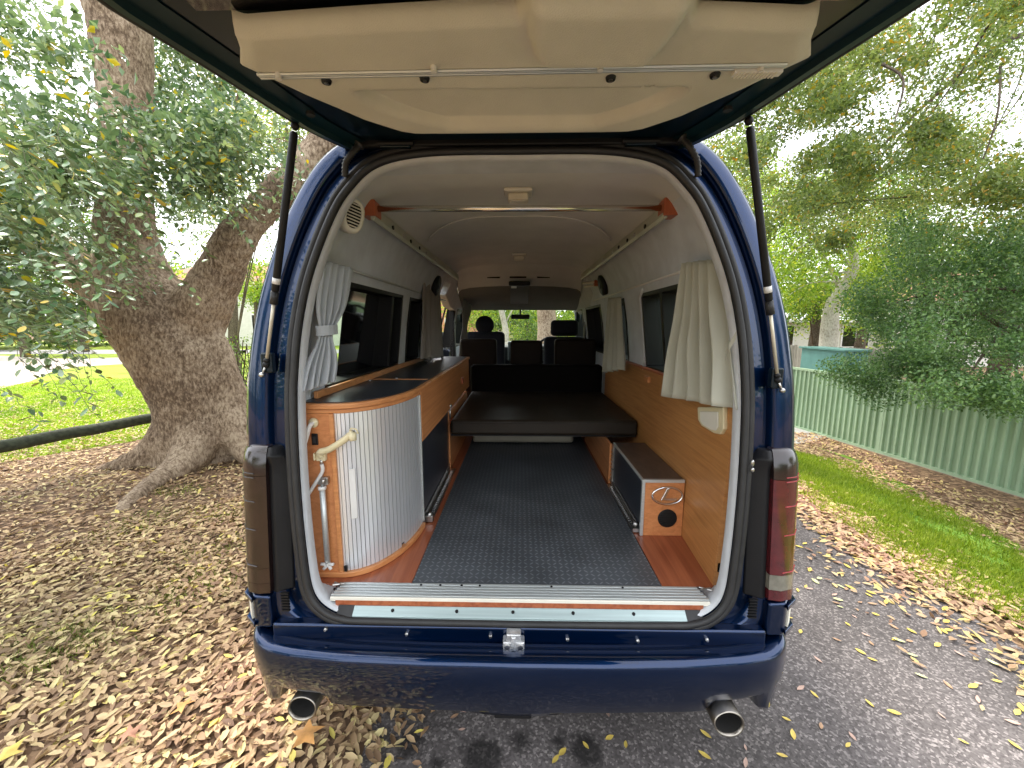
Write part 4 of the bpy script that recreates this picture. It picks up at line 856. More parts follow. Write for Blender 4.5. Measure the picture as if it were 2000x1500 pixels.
a = curve(.13, .006); b = curve(.19, .006); MB().prism([a, b, (b[0], b[1] + .006), (a[0], a[1] + .006)], 2, .90, 1.10).build("shutter_handle", WHITE, KC, bevel=.001)
MB().box(cx0 + .012, cx0 + .022, cy0 - .012, cy0 - .004, .69, .712).build("shutter_stop", BLACK, KC)
MB().box(ex - .012, ex + .004, ey + .002, ey + .018, .684, 1.315).build("corner_post", ALU, KC, bevel=.002)
MB().box(ex - .012, ex + .006, ey + .0185, 3.60, 1.085, 1.3325).build("fascia", WOOD, KC, bevel=.003)
MB().box(ex - .010, ex + .004, 1.852, 1.872, 1.30, 1.315).build("fascia_sticker", BLACK, KC)
MB().box(ex + .007, ex + .022, 3.10, 3.18, 1.18, 1.225).build("fascia_handle", WOODP, KC, bevel=.004); 
MB().box(ex - .03, ex - .012, 1.85, 2.62, .664, 1.084).build("lower_panel", DARKTOP, KC, bevel=.002)
MB().box(ex - .03, ex + .0, 2.6205, 3.5, .664, 1.06).build("bed_support", WOOD, KC, bevel=.003)
MB().box(ex - .0, ex + .03, 2.60, 2.66, .985, 1.015).build("support_block", WOODP, KC, bevel=.004)
MB().tube([(ex + .004, 2.612, 1.0), (ex + .004, 2.612, 1.10)], .005, 8).sphere((ex + .006, 2.612, 1.105), .012).build("lock_pin", STEEL, KC, True)
MB().prism([(ex - .011, .663), (ex + .035, .663), (ex + .035, .667), (ex - .006, .667), (ex - .006, .70), (ex - .011, .70)], 1, 1.87, 2.62).build("slide_rail", STEEL, KC)
for k in range(30): MB().box(ex + .010, ex + .024, 1.93 + k * .022, 1.941 + k * .022, .667, .670).build("rail_tooth", CHROME, KC)
MB().box(ex - .005, ex + .04, 1.86, 1.90, .6675, .70).sphere((ex + .02, 1.88, .70), .014).build("slide_carriage", STEEL, KC, bevel=.002)

# shower tap, hose, pole
tap = thing("shower_tap", "cream fold out shower tap with white hose on the cabinet panel", "tap", (-.70, 1.44, 1.0))
a = at(628, 892, 1, 1.408); b = at(690, 848, 1, 1.378)
arm = catmull([a, a + Vector((-.002, -.01, .02)), a.lerp(b, .25) + Vector((0, -.006, .008)), a.lerp(b, .7) + Vector((0, -.004, .002)), b + Vector((0, 0, .006))], 5)
MB().tube(arm, [.010] * 6 + [.0125] * (len(arm) - 6), 12).build("spout", CREAM, tap, True)
MB().tube([b + Vector((-.004, 0, .004)), b + Vector((.002, -.008, -.022))], [.015, .012], 14).build("spray_head", CREAM, tap, True)
MB().tube([b + Vector((-.012, 0, .012)), b + Vector((-.006, 0, .022)), b + Vector((.012, 0, .018)), b + Vector((.018, 0, .002))], .003, 8).build("head_hook", CREAM, tap, True)
MB().box(a.x - .022, a.x + .012, a.y, cy0, a.z - .018, a.z + .01).box(a.x - .026, a.x - .020, a.y - .012, cy0, a.z - .012, a.z + .016).build("wall_clip", CREAM, tap, bevel=.004)
MB().tube([a + Vector((-.004, .005, -.012)), a + Vector((-.004, .005, -.032))], .006, 10).build("hose_nut", STEEL, tap, True)
h0 = a + Vector((-.004, .005, -.03)); h1 = at(601, 966, 1, 1.414)
MB().tube(catmull([h0, h0 + Vector((0, 0, -.03)), h0.lerp(h1, .7) + Vector((.008, 0, 0)), h1, h1 + Vector((-.03, .03, -.004))], 6), .0068, 10).build("hose", WHITE, tap, True)
h2 = at(612, 826, 1, cy0 - .004); h3 = at(594, 872, 1, 1.398)
MB().tube(catmull([h2, h2 + Vector((-.004, -.02, -.008)), h2.lerp(h3, .55) + Vector((0, -.01, 0)), h3, h3 + Vector((-.02, .03, -.04))], 6), .0075, 10).build("hose", WHITE, tap, True)
MB().tube([h2 + Vector((0, -.004, 0)), h2 + Vector((0, .004, 0))], [.017, .019], 20).build("hose_flange", CREAM, tap, True)
sw_ = at(615, 858, 1, cy0 - .003); s0 = tag(MB().box(sw_.x - .012, sw_.x + .012, sw_.y - .004, cy0 - .0005, sw_.z - .022, sw_.z + .022).build("rocker_switch", BLACK, None, bevel=.005), "small black rocker switch between the two white hoses", "switch")
MB().box(sw_.x - .006, sw_.x + .006, sw_.y - .008, sw_.y - .0045, sw_.z - .012, sw_.z + .012).build("rocker", RUBBER, s0, bevel=.002)
pole = thing("table_pole", "silver folding table leg with white cross foot clipped upright to the cabinet", "table leg", (-.70, 1.44, .69))
q0, q1 = at(640, 1098, 1, 1.410), at(629, 950, 1, 1.410)
MB().tube([q0, q1], .0105, 14).build("pole_tube", ALU, pole, True); MB().tube([q1 - Vector((0, 0, .012)), q1], .0145, 14).build("pole_collar", WHITE, pole, True)
MB().box(q1.x - .018, q1.x + .022, q1.y + .002, cy0 - .0005, q1.z + .004, q1.z + .034).build("pole_bracket", STEEL, pole, bevel=.003); MB().tube([q1, q1 + Vector((.012, -.008, .03))], .006, 8).build("pole_hinge", STEEL, pole, True)
mb = MB().sphere(q0 + Vector((0, 0, -.008)), (.011, .009, .012))
for k in range(5): aa = k * 2 * math.pi / 5 + .3; mb.tube([q0 + Vector((0, 0, -.01)), q0 + Vector((.026 * math.cos(aa), -.006, -.010 + .020 * math.sin(aa)))], [.007, .006], 8)
mb.build("pole_foot", WHITE, pole, True)

# ---- right wood wall, box, filler
wr = thing("side_panel", "tall amber wood panel lining the right wall under the windows", "panel", (.79, 2.5, .661))
MB().loft([[(.745, 1.405, .6615), (.765, 1.405, .6615), (.797, 1.405, 1.37), (.775, 1.405, 1.37)], [(.770, 1.75, .6615), (.788, 1.75, .6615), (.797, 1.75, 1.37), (.783, 1.75, 1.37)], [(.770, 3.6, .6615), (.788, 3.6, .6615), (.797, 3.6, 1.37), (.783, 3.6, 1.37)]]).build("board", WOODR, wr)
MB().box(.768, .802, 1.52, 3.6, 1.3705, 1.383).build("top_ledge", WOODP, wr, bevel=.003)
MB().box(.752, .785, 3.05, 3.13, 1.20, 1.24).build("ledge_handle", WOODP, wr, bevel=.004) if False else None
MB().box(.765, .785, 2.36, 2.44, 1.30, 1.335).build("panel_handle", WOODH, wr, bevel=.004)
p = at(1440, 803, 1, 1.43); MB().sphere((p.x - .012, p.y, p.z), (.008, .012, .012)).build("panel_plug", WOODP, wr, True)
p = at(1408, 1110, 1, 1.40); MB().box(p.x - .010, p.x + .0, 1.40, 1.412, p.z - .018, p.z + .018).build("panel_clip", SEATM, wr, bevel=.003)
fc = [at(u, v, 0, .772) for u, v in ((1368, 795), (1420, 795), (1420, 838), (1413, 849), (1400, 846), (1376, 832), (1369, 820))]
poly = [(p.y, p.z) for p in fc]; cup = tag(MB().prism(poly, 0, .758, .776).build("filler_cup", CREAM, None, bevel=.005), "cream moulded recessed cup on the wood panel below the right curtain", "cup")
cen = sum((Vector((p.y, p.z, 0)) for p in fc), Vector()) / len(fc)
MB().prism([(cen.x + (a_ - cen.x) * .7, cen.y + (b_ - cen.y) * .7) for a_, b_ in poly], 0, .753, .7578).build("cup_face", CREAMW, cup, bevel=.003)
bx = thing("storage_box", "low wood storage box with oval chrome emblem and round black vent", "storage box", (.68, 2.1, .661))
x0_, x1_, y0_, y1_, z1_ = .578, .778, 1.765, 2.36, .934
MB().box(x0_ + .012, .7695, y0_, y0_ + .015, .6615, z1_ - .012).build("front_panel", WOOD, bx, bevel=.002)
MB().box(x0_ + .008, .768, y0_ + .016, y1_, z1_ - .012, z1_).build("lid", BROWNTOP, bx, bevel=.002)
MB().box(x0_ - .004, .769, y0_ - .004, y0_ + .0155, z1_ - .0115, z1_ + .002).build("lid_trim", ALU, bx, bevel=.002)
MB().box(x0_ - .003, x0_ + .0115, y0_ - .003, y0_ + .014, .6615, z1_ - .012).build("corner_trim", ALU, bx, bevel=.002)
MB().box(x0_ - .002, x0_ + .0075, y0_ + .0145, y1_, z1_ - .010, z1_ + .001).build("side_trim", ALU, bx)
MB().box(x0_ + .004, x0_ + .010, y0_ + .0165, y1_, .6615, z1_ - .0125).build("side_panel_dark", DARKTOP, bx)
MB().prism([(x0_ + .003, .6665), (x0_ - .03, .6665), (x0_ - .03, .6695), (x0_ - .002, .6695), (x0_ - .002, .70), (x0_ + .003, .70)], 1, 1.80, 2.36).build("slide_rail", STEEL, bx)
for k in range(23): MB().box(x0_ - .022, x0_ - .010, 1.83 + k * .022, 1.842 + k * .022, .6697, .672).build("rail_tooth", CHROME, bx)
MB().tube([(x0_ - .012, 1.80, .70), (x0_ - .012, 2.36, .70)], .005, 8).build("slide_rod", STEEL, bx); MB().sphere((x0_ - .014, 1.80, .70), .014).box(x0_ - .03, x0_, 1.785, 1.81, .6667, .685).build("rod_end", STEEL, bx)
mb = MB()
for k in range(9): mb.tube([(x0_ + .002, 2.355, .69 + k * .024), (x0_ - .006, 2.355, .70 + k * .024)], .008, 8)
mb.box(x0_ - .004, x0_ + .003, 2.34, 2.37, .672, .92).build("perforated_angle", STEEL, bx)
ec = at(1303, 968, 1, y0_ - .003); n = 40
def ell(rx, rz, dy, k): return (ec.x + rx * math.cos(2 * math.pi * k / n), y0_ - .004 + dy, ec.z + rz * math.sin(2 * math.pi * k / n))
em = MB(); em.tube([ell(.069, .041, -.002, k) for k in range(n + 1)], .0050, 8, False).build("emblem_ring", CHROME, bx, True)
e2 = MB(); e2.prism([(ec.x + a_, ec.z + b_) for a_, b_ in ((-.004, .036), (.012, .040), (-.010, -.012), (.046, -.012), (.040, -.022), (-.030, -.022))], 1, y0_ - .010, y0_ - .001).build("emblem_letter", CHROME, bx, bevel=.0025)
vc = at(1303, 1012, 1, y0_); v0 = MB().tube([(vc.x, y0_ - .0005, vc.z), (vc.x, y0_ - .004, vc.z), (vc.x, y0_ - .005, vc.z)], [.044, .044, .041], 32).build("round_vent", BLACK, bx, True)
for k in range(7):
    zz = -.030 + k * .010; hw_ = math.sqrt(max(0, .040 ** 2 - zz ** 2)); MB().box(vc.x - hw_, vc.x + hw_, y0_ - .0085, y0_ - .0052, vc.z + zz - .0025, vc.z + zz + .0025).build("vent_slat", SOOT, v0)
b2 = tag(MB().box(.56, .575, 2.375, 3.3, .6665, .920).build("bed_support_board", WOOD, None, bevel=.003), "wood board standing on edge under the right side of the bed", "board")

# ---- bed and seats
bed = thing("bed_platform", "brown padded vinyl bed cushion spanning the van above the floor", "bed", (.15, 2.9, .93))
def cushion(mb, x0, x1, y0, y1, z0, z1, puff=.012, n=14):
    rings = []
    for (zz, ins) in ((z0, .012), (z0 + .01, .003), ((z0 + z1) / 2, 0), (z1 - .012, .003), (z1, .014)):
        rings.append([(x0 + ins, y0 + ins, zz), (x1 - ins, y0 + ins, zz), (x1 - ins, y1 - ins, zz), (x0 + ins, y1 - ins, zz)])
    mb.loft(rings); return mb
def seg_cushion(name, x0, x1, y0, y1, z0, z1, m, parent, b=.02):
    o = MB().box(x0, x1, y0, y1, z0, z1).build(name, m, parent, bevel=b, seg=4); return o
MB().box(-.44, .765, 2.53, 3.66, .922, .932).build("bed_board", BLACK, bed)
seg_cushion("cushion", -.44, .766, 2.50, 3.64, .933, 1.035, LEATHER, bed, .022)
MB().tube([(-.42, 2.497, 1.018), (.75, 2.497, 1.018)], .003, 6).build("piping", LEATHER, bed)
bs = thing("bench_seat", "dark brown bench seat with tall back behind the bed cushion", "seat", (.15, 3.7, .661))
seg_cushion("backrest", -.45, .77, 3.66, 3.80, .80, 1.275, SEATM, bs, .03)
seg_cushion("seat_base", -.38, .45, 3.18, 3.55, .68, .762, mat("grey_beige_vinyl", (.32, .29, .23), .6, var=.08), bs, .025)
MB().box(-.43, .55, 3.42, 3.44, .667, .92).build("under_bed_panel", SEATM, bs)
for (xa, xb, lab, nm) in ((-.60, -.23, "brown vinyl rear seat back at the left beneath the round headrest", 0), (-.09, .235, "low brown vinyl middle seat back between the two front seats", 1), (.36, .78, "wide brown vinyl rear seat back on the right side", 2)):
    t_ = thing("folding_seat", lab, "seat", ((xa + xb) / 2, 4.1, .66)); seg_cushion("backrest", xa, xb, 4.05, 4.17, .95, 1.50 if nm != 1 else 1.485, SEATB, t_, .03); seg_cushion("seat", xa, xb, 4.171, 4.55, .80, .95, LEATHER, t_, .03)
    MB().box(xa + .05, xb - .05, 4.10, 4.45, .6665, .799).build("seat_base", BLACK, t_)
s1 = thing("front_seat", "black front passenger seat with round navy headrest on the left", "car seat", (-.42, 4.95, .56))
seg_cushion("backrest", -.66, -.18, 4.86, 5.0, .9, 1.56, NAVY, s1, .05); seg_cushion("seat", -.66, -.18, 5.001, 5.42, .85, 1.0, NAVY, s1, .04); MB().box(-.6, -.24, 4.95, 5.35, .56, .849).build("seat_base", BLACK, s1)
MB().sphere((-.425, 4.93, 1.64), (.115, .06, .115), 20, 12).build("headrest", NAVY, s1, True)
s2 = thing("front_seat", "black driver seat with wide square headrest on the right", "car seat", (.50, 4.95, .56))
seg_cushion("backrest", .30, .80, 4.86, 5.0, .9, 1.50, NAVY, s2, .05); seg_cushion("seat", .28, .76, 5.001, 5.42, .85, 1.0, NAVY, s2, .04); MB().box(.34, .70, 4.95, 5.35, .56, .849).build("seat_base", BLACK, s2)
seg_cushion("headrest", .38, .72, 4.88, 4.98, 1.505, 1.70, NAVY, s2, .05)

# ---- curtains
def curtain(name, label, top0, top1, bot0, bot1, m, folds=6, depth=.022, pinch=None, n=None, nz=26, seed=0, grp=None):
    """pleated cloth from a top line to a bottom line; pinch=(height fraction, width factor, centre fraction)"""
    n = n or folds * 10; top0, top1, bot0, bot1 = map(Vector, (top0, top1, bot0, bot1)); rings = []; rnd = random.Random(seed)
    ph = [rnd.uniform(.7, 1.3) for _ in range(folds + 1)]
    for j in range(nz + 1):
        t = j / nz; A = top0.lerp(bot0, t); B = top1.lerp(bot1, t)
        if pinch:
            h, wf, cf = pinch; k = math.exp(-((t - h) / .16) ** 2) * (1 - wf); c_ = A.lerp(B, cf); A = A.lerp(c_, k); B = B.lerp(c_, k)
        d = (B - A); nrm = Vector((d.y, -d.x, 0)).normalized(); row = []
        for i in range(n + 1):
            s_ = i / n; a_ = s_ * folds * 2 * math.pi; amp = depth * (.45 + .55 * t) * ph[int(s_ * folds)] * (.7 + .6 * mnoise.noise(Vector((s_ * 3, t * 2, seed))))
            if pinch: amp *= 1 - .55 * math.exp(-((t - pinch[0]) / .10) ** 2)
            wv = math.sin(a_ + .8 * mnoise.noise(Vector((s_ * 4, t * 1.5, seed + 9)))); wv = (abs(wv) ** .75) * (1 if wv > 0 else -1)
            p = A + d * (s_ + .010 * math.sin(a_ * 2)) + nrm * (amp * wv) + Vector((0, 0, .006 * math.sin(a_) * t))
            row.append(p)
        rings.append(row)
    t_ = thing(name, label, "curtain", tuple(bot0.lerp(bot1, .5)), grp)
    o = MB().loft(rings, False).build("cloth", m, t_, True); sm_ = o.modifiers.new("thick", 'SOLIDIFY'); sm_.thickness = .0018
    hem = MB().loft([[p + Vector((0, 0, 0)) + (Vector((0, -.002, 0))) for p in rings[k_]] for k_ in (0, 1)], False)
    return t_, rings
T, rg = curtain("curtain", "silver grey curtain tied in the middle at the left rear window", at(628, 507, 0, -.69), at(690, 525, 0, -.655), at(586, 768, 0, -.765), at(655, 745, 0, -.69), CURT_L, 5, .026, (.58, .42, .45), seed=3)
c1_, c2_ = rg[14][0], rg[14][-1]; cc = (c1_ + c2_) / 2
MB().tube([cc + Vector((-.028, 0, -.014)), cc + Vector((-.028, 0, .014))], .001, 4) 
bw = (c2_ - c1_).length / 2 + .010; dirn = (c2_ - c1_).normalized(); nn_ = Vector((-dirn.y, dirn.x, 0)).normalized()
def tie(parent, cc, dirn, nn_, bw, bd, m, hh=.018):
    MB().loft([[cc + dirn * bw * math.cos(a_) + nn_ * bd * math.sin(a_) + Vector((0, 0, z_ + dz_)) for a_ in [2 * math.pi * k / 20 for k in range(20)]] for z_, dz_ in ((-hh, 0), (hh, 0))], True, False, False).build("tie_band", m, parent, True)
tie(T, cc, dirn, nn_, bw, .026, CURT_L)
T, rg = curtain("curtain", "sage beige pleated curtain hanging open at the right rear window", at(1336, 514, 0, .67), at(1396, 506, 0, .695), at(1298, 774, 0, .66), at(1442, 800, 0, .755), CURT_R, 5, .044, None, seed=5)
a, b = at(1440, 655, 0, .69), at(1420, 700, 0, .68)
MB().loft([[p + Vector((0, 0, dz_)) + Vector((-.004, 0, 0)) for p in (a, a.lerp(b, .5) + Vector((-.006, 0, 0)), b)] for dz_ in (-.014, .014)], False).build("loose_tie", CURT_R, T)
T, rg = curtain("curtain", "narrow cream curtain hanging between the right side windows", at(1188, 582, 0, .70), at(1212, 580, 0, .715), at(1176, 728, 0, .66), at(1219, 722, 0, .72), CURT_R, 4, .022, None, seed=8)
T, rg = curtain("curtain", "grey taupe curtain bunched on the worktop beside the sliding door", at(826, 548, 0, -.72), at(858, 556, 0, -.72), at(822, 702, 0, -.68), at(866, 698, 0, -.66), CURT_G, 4, .02, None, seed=12)
T, rg = curtain("curtain", "tied taupe curtain in front of the left door pillar", at(905, 566, 0, -.66), at(924, 568, 0, -.60), at(895, 700, 0, -.66), at(912, 700, 0, -.60), CURT_G, 4, .015, (.55, .5, .4), seed=14)

# =================================================================== OUTSIDE: fig tree on the left
def bark_mat(name, c1, c2, c3, sc=1.0):
    m, t, b = new_mat(name); setp(b, Roughness=.92); b.inputs['Specular IOR Level'].default_value = .2
    tc = t.nodes.new('ShaderNodeTexCoord'); mp = t.nodes.new('ShaderNodeMapping'); mp.inputs['Scale'].default_value = (1.6 * sc, 1.6 * sc, .75 * sc); t.links.new(tc.outputs['Object'], mp.inputs[0])
    n1 = t.nodes.new('ShaderNodeTexNoise'); n1.inputs['Scale'].default_value = 1.5; n1.inputs['Detail'].default_value = 8; t.links.new(tc.outputs['Object'], n1.inputs[0])
    n2 = t.nodes.new('ShaderNodeTexNoise'); n2.inputs['Scale'].default_value = 22; n2.inputs['Detail'].default_value = 9; n2.inputs['Roughness'].default_value = .78; t.links.new(mp.outputs[0], n2.inputs[0])
    ad = t.nodes.new('ShaderNodeMath'); ad.operation = 'MULTIPLY_ADD'; ad.inputs[1].default_value = .30; t.links.new(n1.outputs[0], ad.inputs[0]); ml = t.nodes.new('ShaderNodeMath'); ml.operation = 'MULTIPLY'; ml.inputs[1].default_value = .70; t.links.new(n2.outputs[0], ml.inputs[0]); t.links.new(ml.outputs[0], ad.inputs[2])
    cr = t.nodes.new('ShaderNodeValToRGB'); t.links.new(ad.outputs[0], cr.inputs[0]); el = cr.color_ramp.elements; el[0].position = .43; el[0].color = (*c1, 1); el[1].position = .58; el[1].color = (*c3, 1); e = el.new(.50); e.color = (*c2, 1)
    t.links.new(cr.outputs[0], b.inputs['Base Color']); bp = t.nodes.new('ShaderNodeBump'); bp.inputs['Strength'].default_value = 1.0; bp.inputs['Distance'].default_value = .05; t.links.new(n2.outputs[0], bp.inputs[2]); t.links.new(bp.outputs[0], b.inputs['Normal']); return m
BARK = bark_mat("fig_bark", (.10, .068, .045), (.24, .175, .12), (.42, .335, .24))
FIGL = leafmat("fig_leaf", [(0, (.065, .12, .055)), (.4, (.13, .20, .09)), (.8, (.21, .29, .14)), (.96, (.30, .36, .14)), (.975, (.45, .36, .04)), (1, (.50, .40, .04))], .28, .25, .6)
fig = thing("fig_tree", "broad fig tree with thick forked brown trunk left of the van", "tree", (-3.9, 4.75, 0))
DY = 4.75
def pxr(u, v, w_, y_=DY): p = at(u, v, 1, y_); return p, w_ / 2 / FPX * (y_ * .99 + .1) * math.cos(math.atan((1000 - u) / FPX)) * 1.03
def limb(mb, keys, n=20, y_=DY):
    pts = []; rad = []
    for k in keys:
        p, r_ = pxr(k[0], k[1], k[2], k[3] if len(k) > 3 else y_); pts.append(p); rad.append(r_)
    cp = catmull([(*p,) for p in pts], 5); cr_ = [v_.x for v_ in catmull([(r_, 0, 0) for r_ in rad], 5)]
    mb.tube(cp, cr_, n)
mb = MB()
limb(mb, [(395, 960, 250), (392, 910, 205), (390, 860, 178), (388, 800, 178), (375, 740, 196), (345, 680, 210), (305, 620, 210), (275, 570, 180)], 28)
limb(mb, [(300, 620, 190), (268, 540, 150), (248, 460, 125), (245, 380, 112), (250, 300, 104), (248, 200, 108), (240, 100, 114), (225, 0, 128), (210, -120, 130)], 24)
limb(mb, [(350, 680, 150), (395, 600, 120), (430, 530, 92), (465, 460, 76), (520, 400, 66, 4.9), (590, 335, 66, 5.1), (660, 270, 70, 5.3), (760, 180, 62, 5.6), (860, 90, 46, 5.9), (950, 0, 28, 6.2), (1010, -90, 12, 6.4)], 20)
limb(mb, [(290, 640, 150), (210, 560, 120), (120, 500, 108), (30, 430, 110), (-80, 330, 110, 4.5)], 20)
def root(pts, rs): mb.tube(catmull(pts, 5), [v_.x for v_ in catmull([(r_, 0, 0) for r_ in rs], 5)], 14)
bse = Vector((-3.9, 4.75, 0))
root([bse + Vector((.1, -.1, .5)), bse + Vector((.12, -.42, .14)), (-3.78, 3.95, .02), (-3.64, 3.5, .0), (-3.50, 3.15, -.04)], [.30, .20, .12, .08, .05])
root([bse + Vector((-.2, -.1, .45)), bse + Vector((-.55, -.3, .08)), bse + Vector((-.95, -.45, -.05))], [.28, .15, .06])
root([bse + Vector((.35, 0, .5)), bse + Vector((.7, -.15, .1)), bse + Vector((1.1, -.25, -.05))], [.28, .17, .07])
root([bse + Vector((.3, .3, .5)), bse + Vector((.65, .6, .1)), bse + Vector((1.2, 1.0, -.05))], [.28, .17, .07])
limb(mb, [(440, 900, 80), (455, 830, 90), (445, 740, 60), (410, 660, 60)], 14)
limb(mb, [(350, 900, 70), (340, 820, 70), (335, 740, 60)], 12)
tr = mb.build("trunk", BARK, fig, True)
rm = tr.modifiers.new("join", 'REMESH'); rm.mode = 'VOXEL'; rm.voxel_size = .028; rm.use_smooth_shade = True
sm_ = tr.modifiers.new("soft", 'SMOOTH'); sm_.iterations = 4; sm_.factor = .5
tx = bpy.data.textures.new("bark_lumps", 'CLOUDS'); tx.noise_scale = .32; tx.noise_depth = 3
dp = tr.modifiers.new("lumps", 'DISPLACE'); dp.texture = tx; dp.strength = .06; dp.mid_level = .5; dp.texture_coords = 'GLOBAL'
tx2 = bpy.data.textures.new("bark_fine", 'CLOUDS'); tx2.noise_scale = .06; dp2 = tr.modifiers.new("fine", 'DISPLACE'); dp2.texture = tx2; dp2.strength = .03; dp2.texture_coords = 'GLOBAL'
# hanging twigs with leaves
twigs = MB(); LP, LD, LS = [], [], []; rnd = random.Random(5)
def twig(u, v, dist, length, du, dv, n=16, leaf=.06, spread=.35):
    """a drooping twig starting on the sight line (u, v) at forward distance dist"""
    p = at(u, v, 1, dist); q = at(u + du, v + dv, 1, dist + rnd.uniform(-.15, .15)); d = (q - p); d = d.normalized() * length
    pts = [p + d * t + Vector((rnd.uniform(-.02, .02), rnd.uniform(-.02, .02), -.25 * length * t * t)) for t in [i / 6 for i in range(7)]]
    twigs.tube(pts, [.0022 - .0002 * i for i in range(7)], 4)
    for i in range(n):
        t = (i + .5) / n * 5.99; k = int(t); b_ = pts[k].lerp(pts[k + 1], t - k); td = (pts[k + 1] - pts[k]).normalized(); side = 1 if i % 2 else -1
        ld = td * .6 + td.cross(Vector((0, 0, 1))).normalized() * side + Vector((0, 0, rnd.uniform(-.55, .15))); ld.normalize(); s_ = leaf * rnd.uniform(.7, 1.15)
        LP.append(b_ + ld * s_ * .6); LD.append(ld); LS.append(s_)
import itertools
# big leaves near the camera
for _ in range(40): twig(rnd.uniform(-80, 120), rnd.uniform(120, 560), rnd.uniform(1.9, 2.6), rnd.uniform(.35, .6), rnd.uniform(40, 160), rnd.uniform(20, 160), 18, .060)
for _ in range(34): twig(rnd.uniform(20, 330), rnd.uniform(200, 470), rnd.uniform(2.3, 3.2), rnd.uniform(.4, .7), rnd.uniform(40, 160), rnd.uniform(20, 140), 18, .062)
for _ in range(26): twig(rnd.uniform(200, 480), rnd.uniform(200, 400), rnd.uniform(2.8, 3.8), rnd.uniform(.4, .7), rnd.uniform(20, 100), rnd.uniform(0, 70), 18, .06)
for _ in range(20): twig(rnd.uniform(-60, 90), rnd.uniform(480, 660), rnd.uniform(2.0, 2.6), rnd.uniform(.25, .45), rnd.uniform(40, 140), rnd.uniform(-10, 80), 14, .060)
for u, v in ((110, 590, ), (120, 640), (140, 610), (150, 660), (95, 560)): twig(u, v, 2.4, .36, 40, 110, 16, .04)
for u, v in ((0, 655), (30, 700), (5, 760), (60, 690), (-30, 610), (20, 620), (60, 630), (100, 620), (40, 660), (120, 680), (110, 710), (0, 590), (60, 590)): twig(u, v, rnd.uniform(2.0, 2.5), .30, rnd.uniform(50, 90), rnd.uniform(25, 70), 12, .058)
for _ in range(14): twig(rnd.uniform(140, 250), rnd.uniform(430, 520), rnd.uniform(3.4, 4.0), .4, 60, 60, 14, .05)
for _ in range(16): twig(rnd.uniform(380, 600), rnd.uniform(230, 350), rnd.uniform(3.2, 4.2), .4, rnd.uniform(-50, 50), 70, 14, .052)
twigs.build("twigs", mat("green_twig", (.10, .11, .05), .7), fig)["kind"] = "stuff"
order = sorted(range(len(LP)), key=lambda i: -LS[i] / (LP[i] - Vector(CAMLOC)).length)
big = []
for i in order:
    d = LP[i] - Vector(CAMLOC); zc = d.dot(_f); uu = 1000 + FPX * d.dot(_r) / zc; vv = 750 - FPX * d.dot(_u) / zc
    if 5 < uu < 640 and 5 < vv < 1000: big.append(i)
    if len(big) == 300: break
FIG1 = [mat("leaf_dark_green", (.060, .13, .045), .26, var=.25, vs=40, spec=.6), mat("leaf_mid_green", (.11, .20, .07), .28, var=.25, vs=40, spec=.6), mat("leaf_grey_green", (.18, .25, .14), .25, var=.2, vs=40, spec=.7), YEL]
lmeshes = [leaf_data("leaf", m_, 1.0, .48, .3, 6) for m_ in FIG1]
for i in big:
    z_ax = Vector((rnd.uniform(-.5, .5), rnd.uniform(-.5, .5), 1)).normalized(); xa = LD[i]; ya = z_ax.cross(xa).normalized(); za = xa.cross(ya)
    M_ = Matrix((xa, ya, za)).transposed().to_4x4(); o = bpy.data.objects.new("leaf", lmeshes[rnd.choices(range(4), (5, 5, 3, .6))[0]]); COL.objects.link(o); o.parent = fig
    M_.translation = LP[i] - LOC[fig.name]; o.matrix_basis = M_ @ Matrix.Scale(LS[i], 4)
bs_ = set(big); rest = [i for i in range(len(LP)) if i not in bs_]
V, F = leaf_arrays(np.array([tuple(LP[i]) for i in rest]), np.array([LS[i] for i in rest]), dirs=np.array([tuple(LD[i]) for i in rest]), up=.7, aspect=.48, hi=True)
stuff(np_mesh("hanging_leaves", V, F, FIGL, fig, LOC[fig.name]))
# crown clumps, seen against the sky
cs = []
def px_clumps(n, u0, u1, v0, v1, d0, d1):
    for _ in range(n): cs.append(tuple(at(rnd.uniform(u0, u1), rnd.uniform(v0, v1), 1, rnd.uniform(d0, d1))))
px_clumps(26, -300, 130, 60, 480, 2.8, 4.2); px_clumps(13, 0, 460, 190, 380, 3.4, 4.4); px_clumps(8, 300, 500, 200, 340, 3.6, 4.4); px_clumps(22, -200, 160, -250, 120, 5, 8)
px_clumps(26, 280, 560, -60, 260, 5, 8); px_clumps(9, 340, 470, 280, 420, 5.0, 7.5); px_clumps(20, -300, 120, 380, 640, 2.8, 4.0)
for _ in range(34): cs.append((rnd.uniform(-6.5, 1.0), rnd.uniform(4.5, 8.5), rnd.uniform(4.6, 7.0)))
P_ = clumps(cs, [rnd.uniform(.28, .5) for _ in cs], 250, .75)
stuff(leaf_mesh("crown", P_, .058 + .040 * RNG.random(len(P_)), FIGL, fig, LOC[fig.name], up=.45, aspect=.5, fold=.3))
fig_b = MB()
for _ in range(26):
    a = at(rnd.uniform(100, 600), rnd.uniform(-50, 350), 1, rnd.uniform(5, 7)); b = a + Vector((rnd.uniform(-1, 1), rnd.uniform(-.5, .5), rnd.uniform(-.8, .3)))
    fig_b.tube(catmull([a, a.lerp(b, .5) + Vector((0, 0, .15)), b], 3), .012, 5)
fig_b.build("branches", BARK, fig)

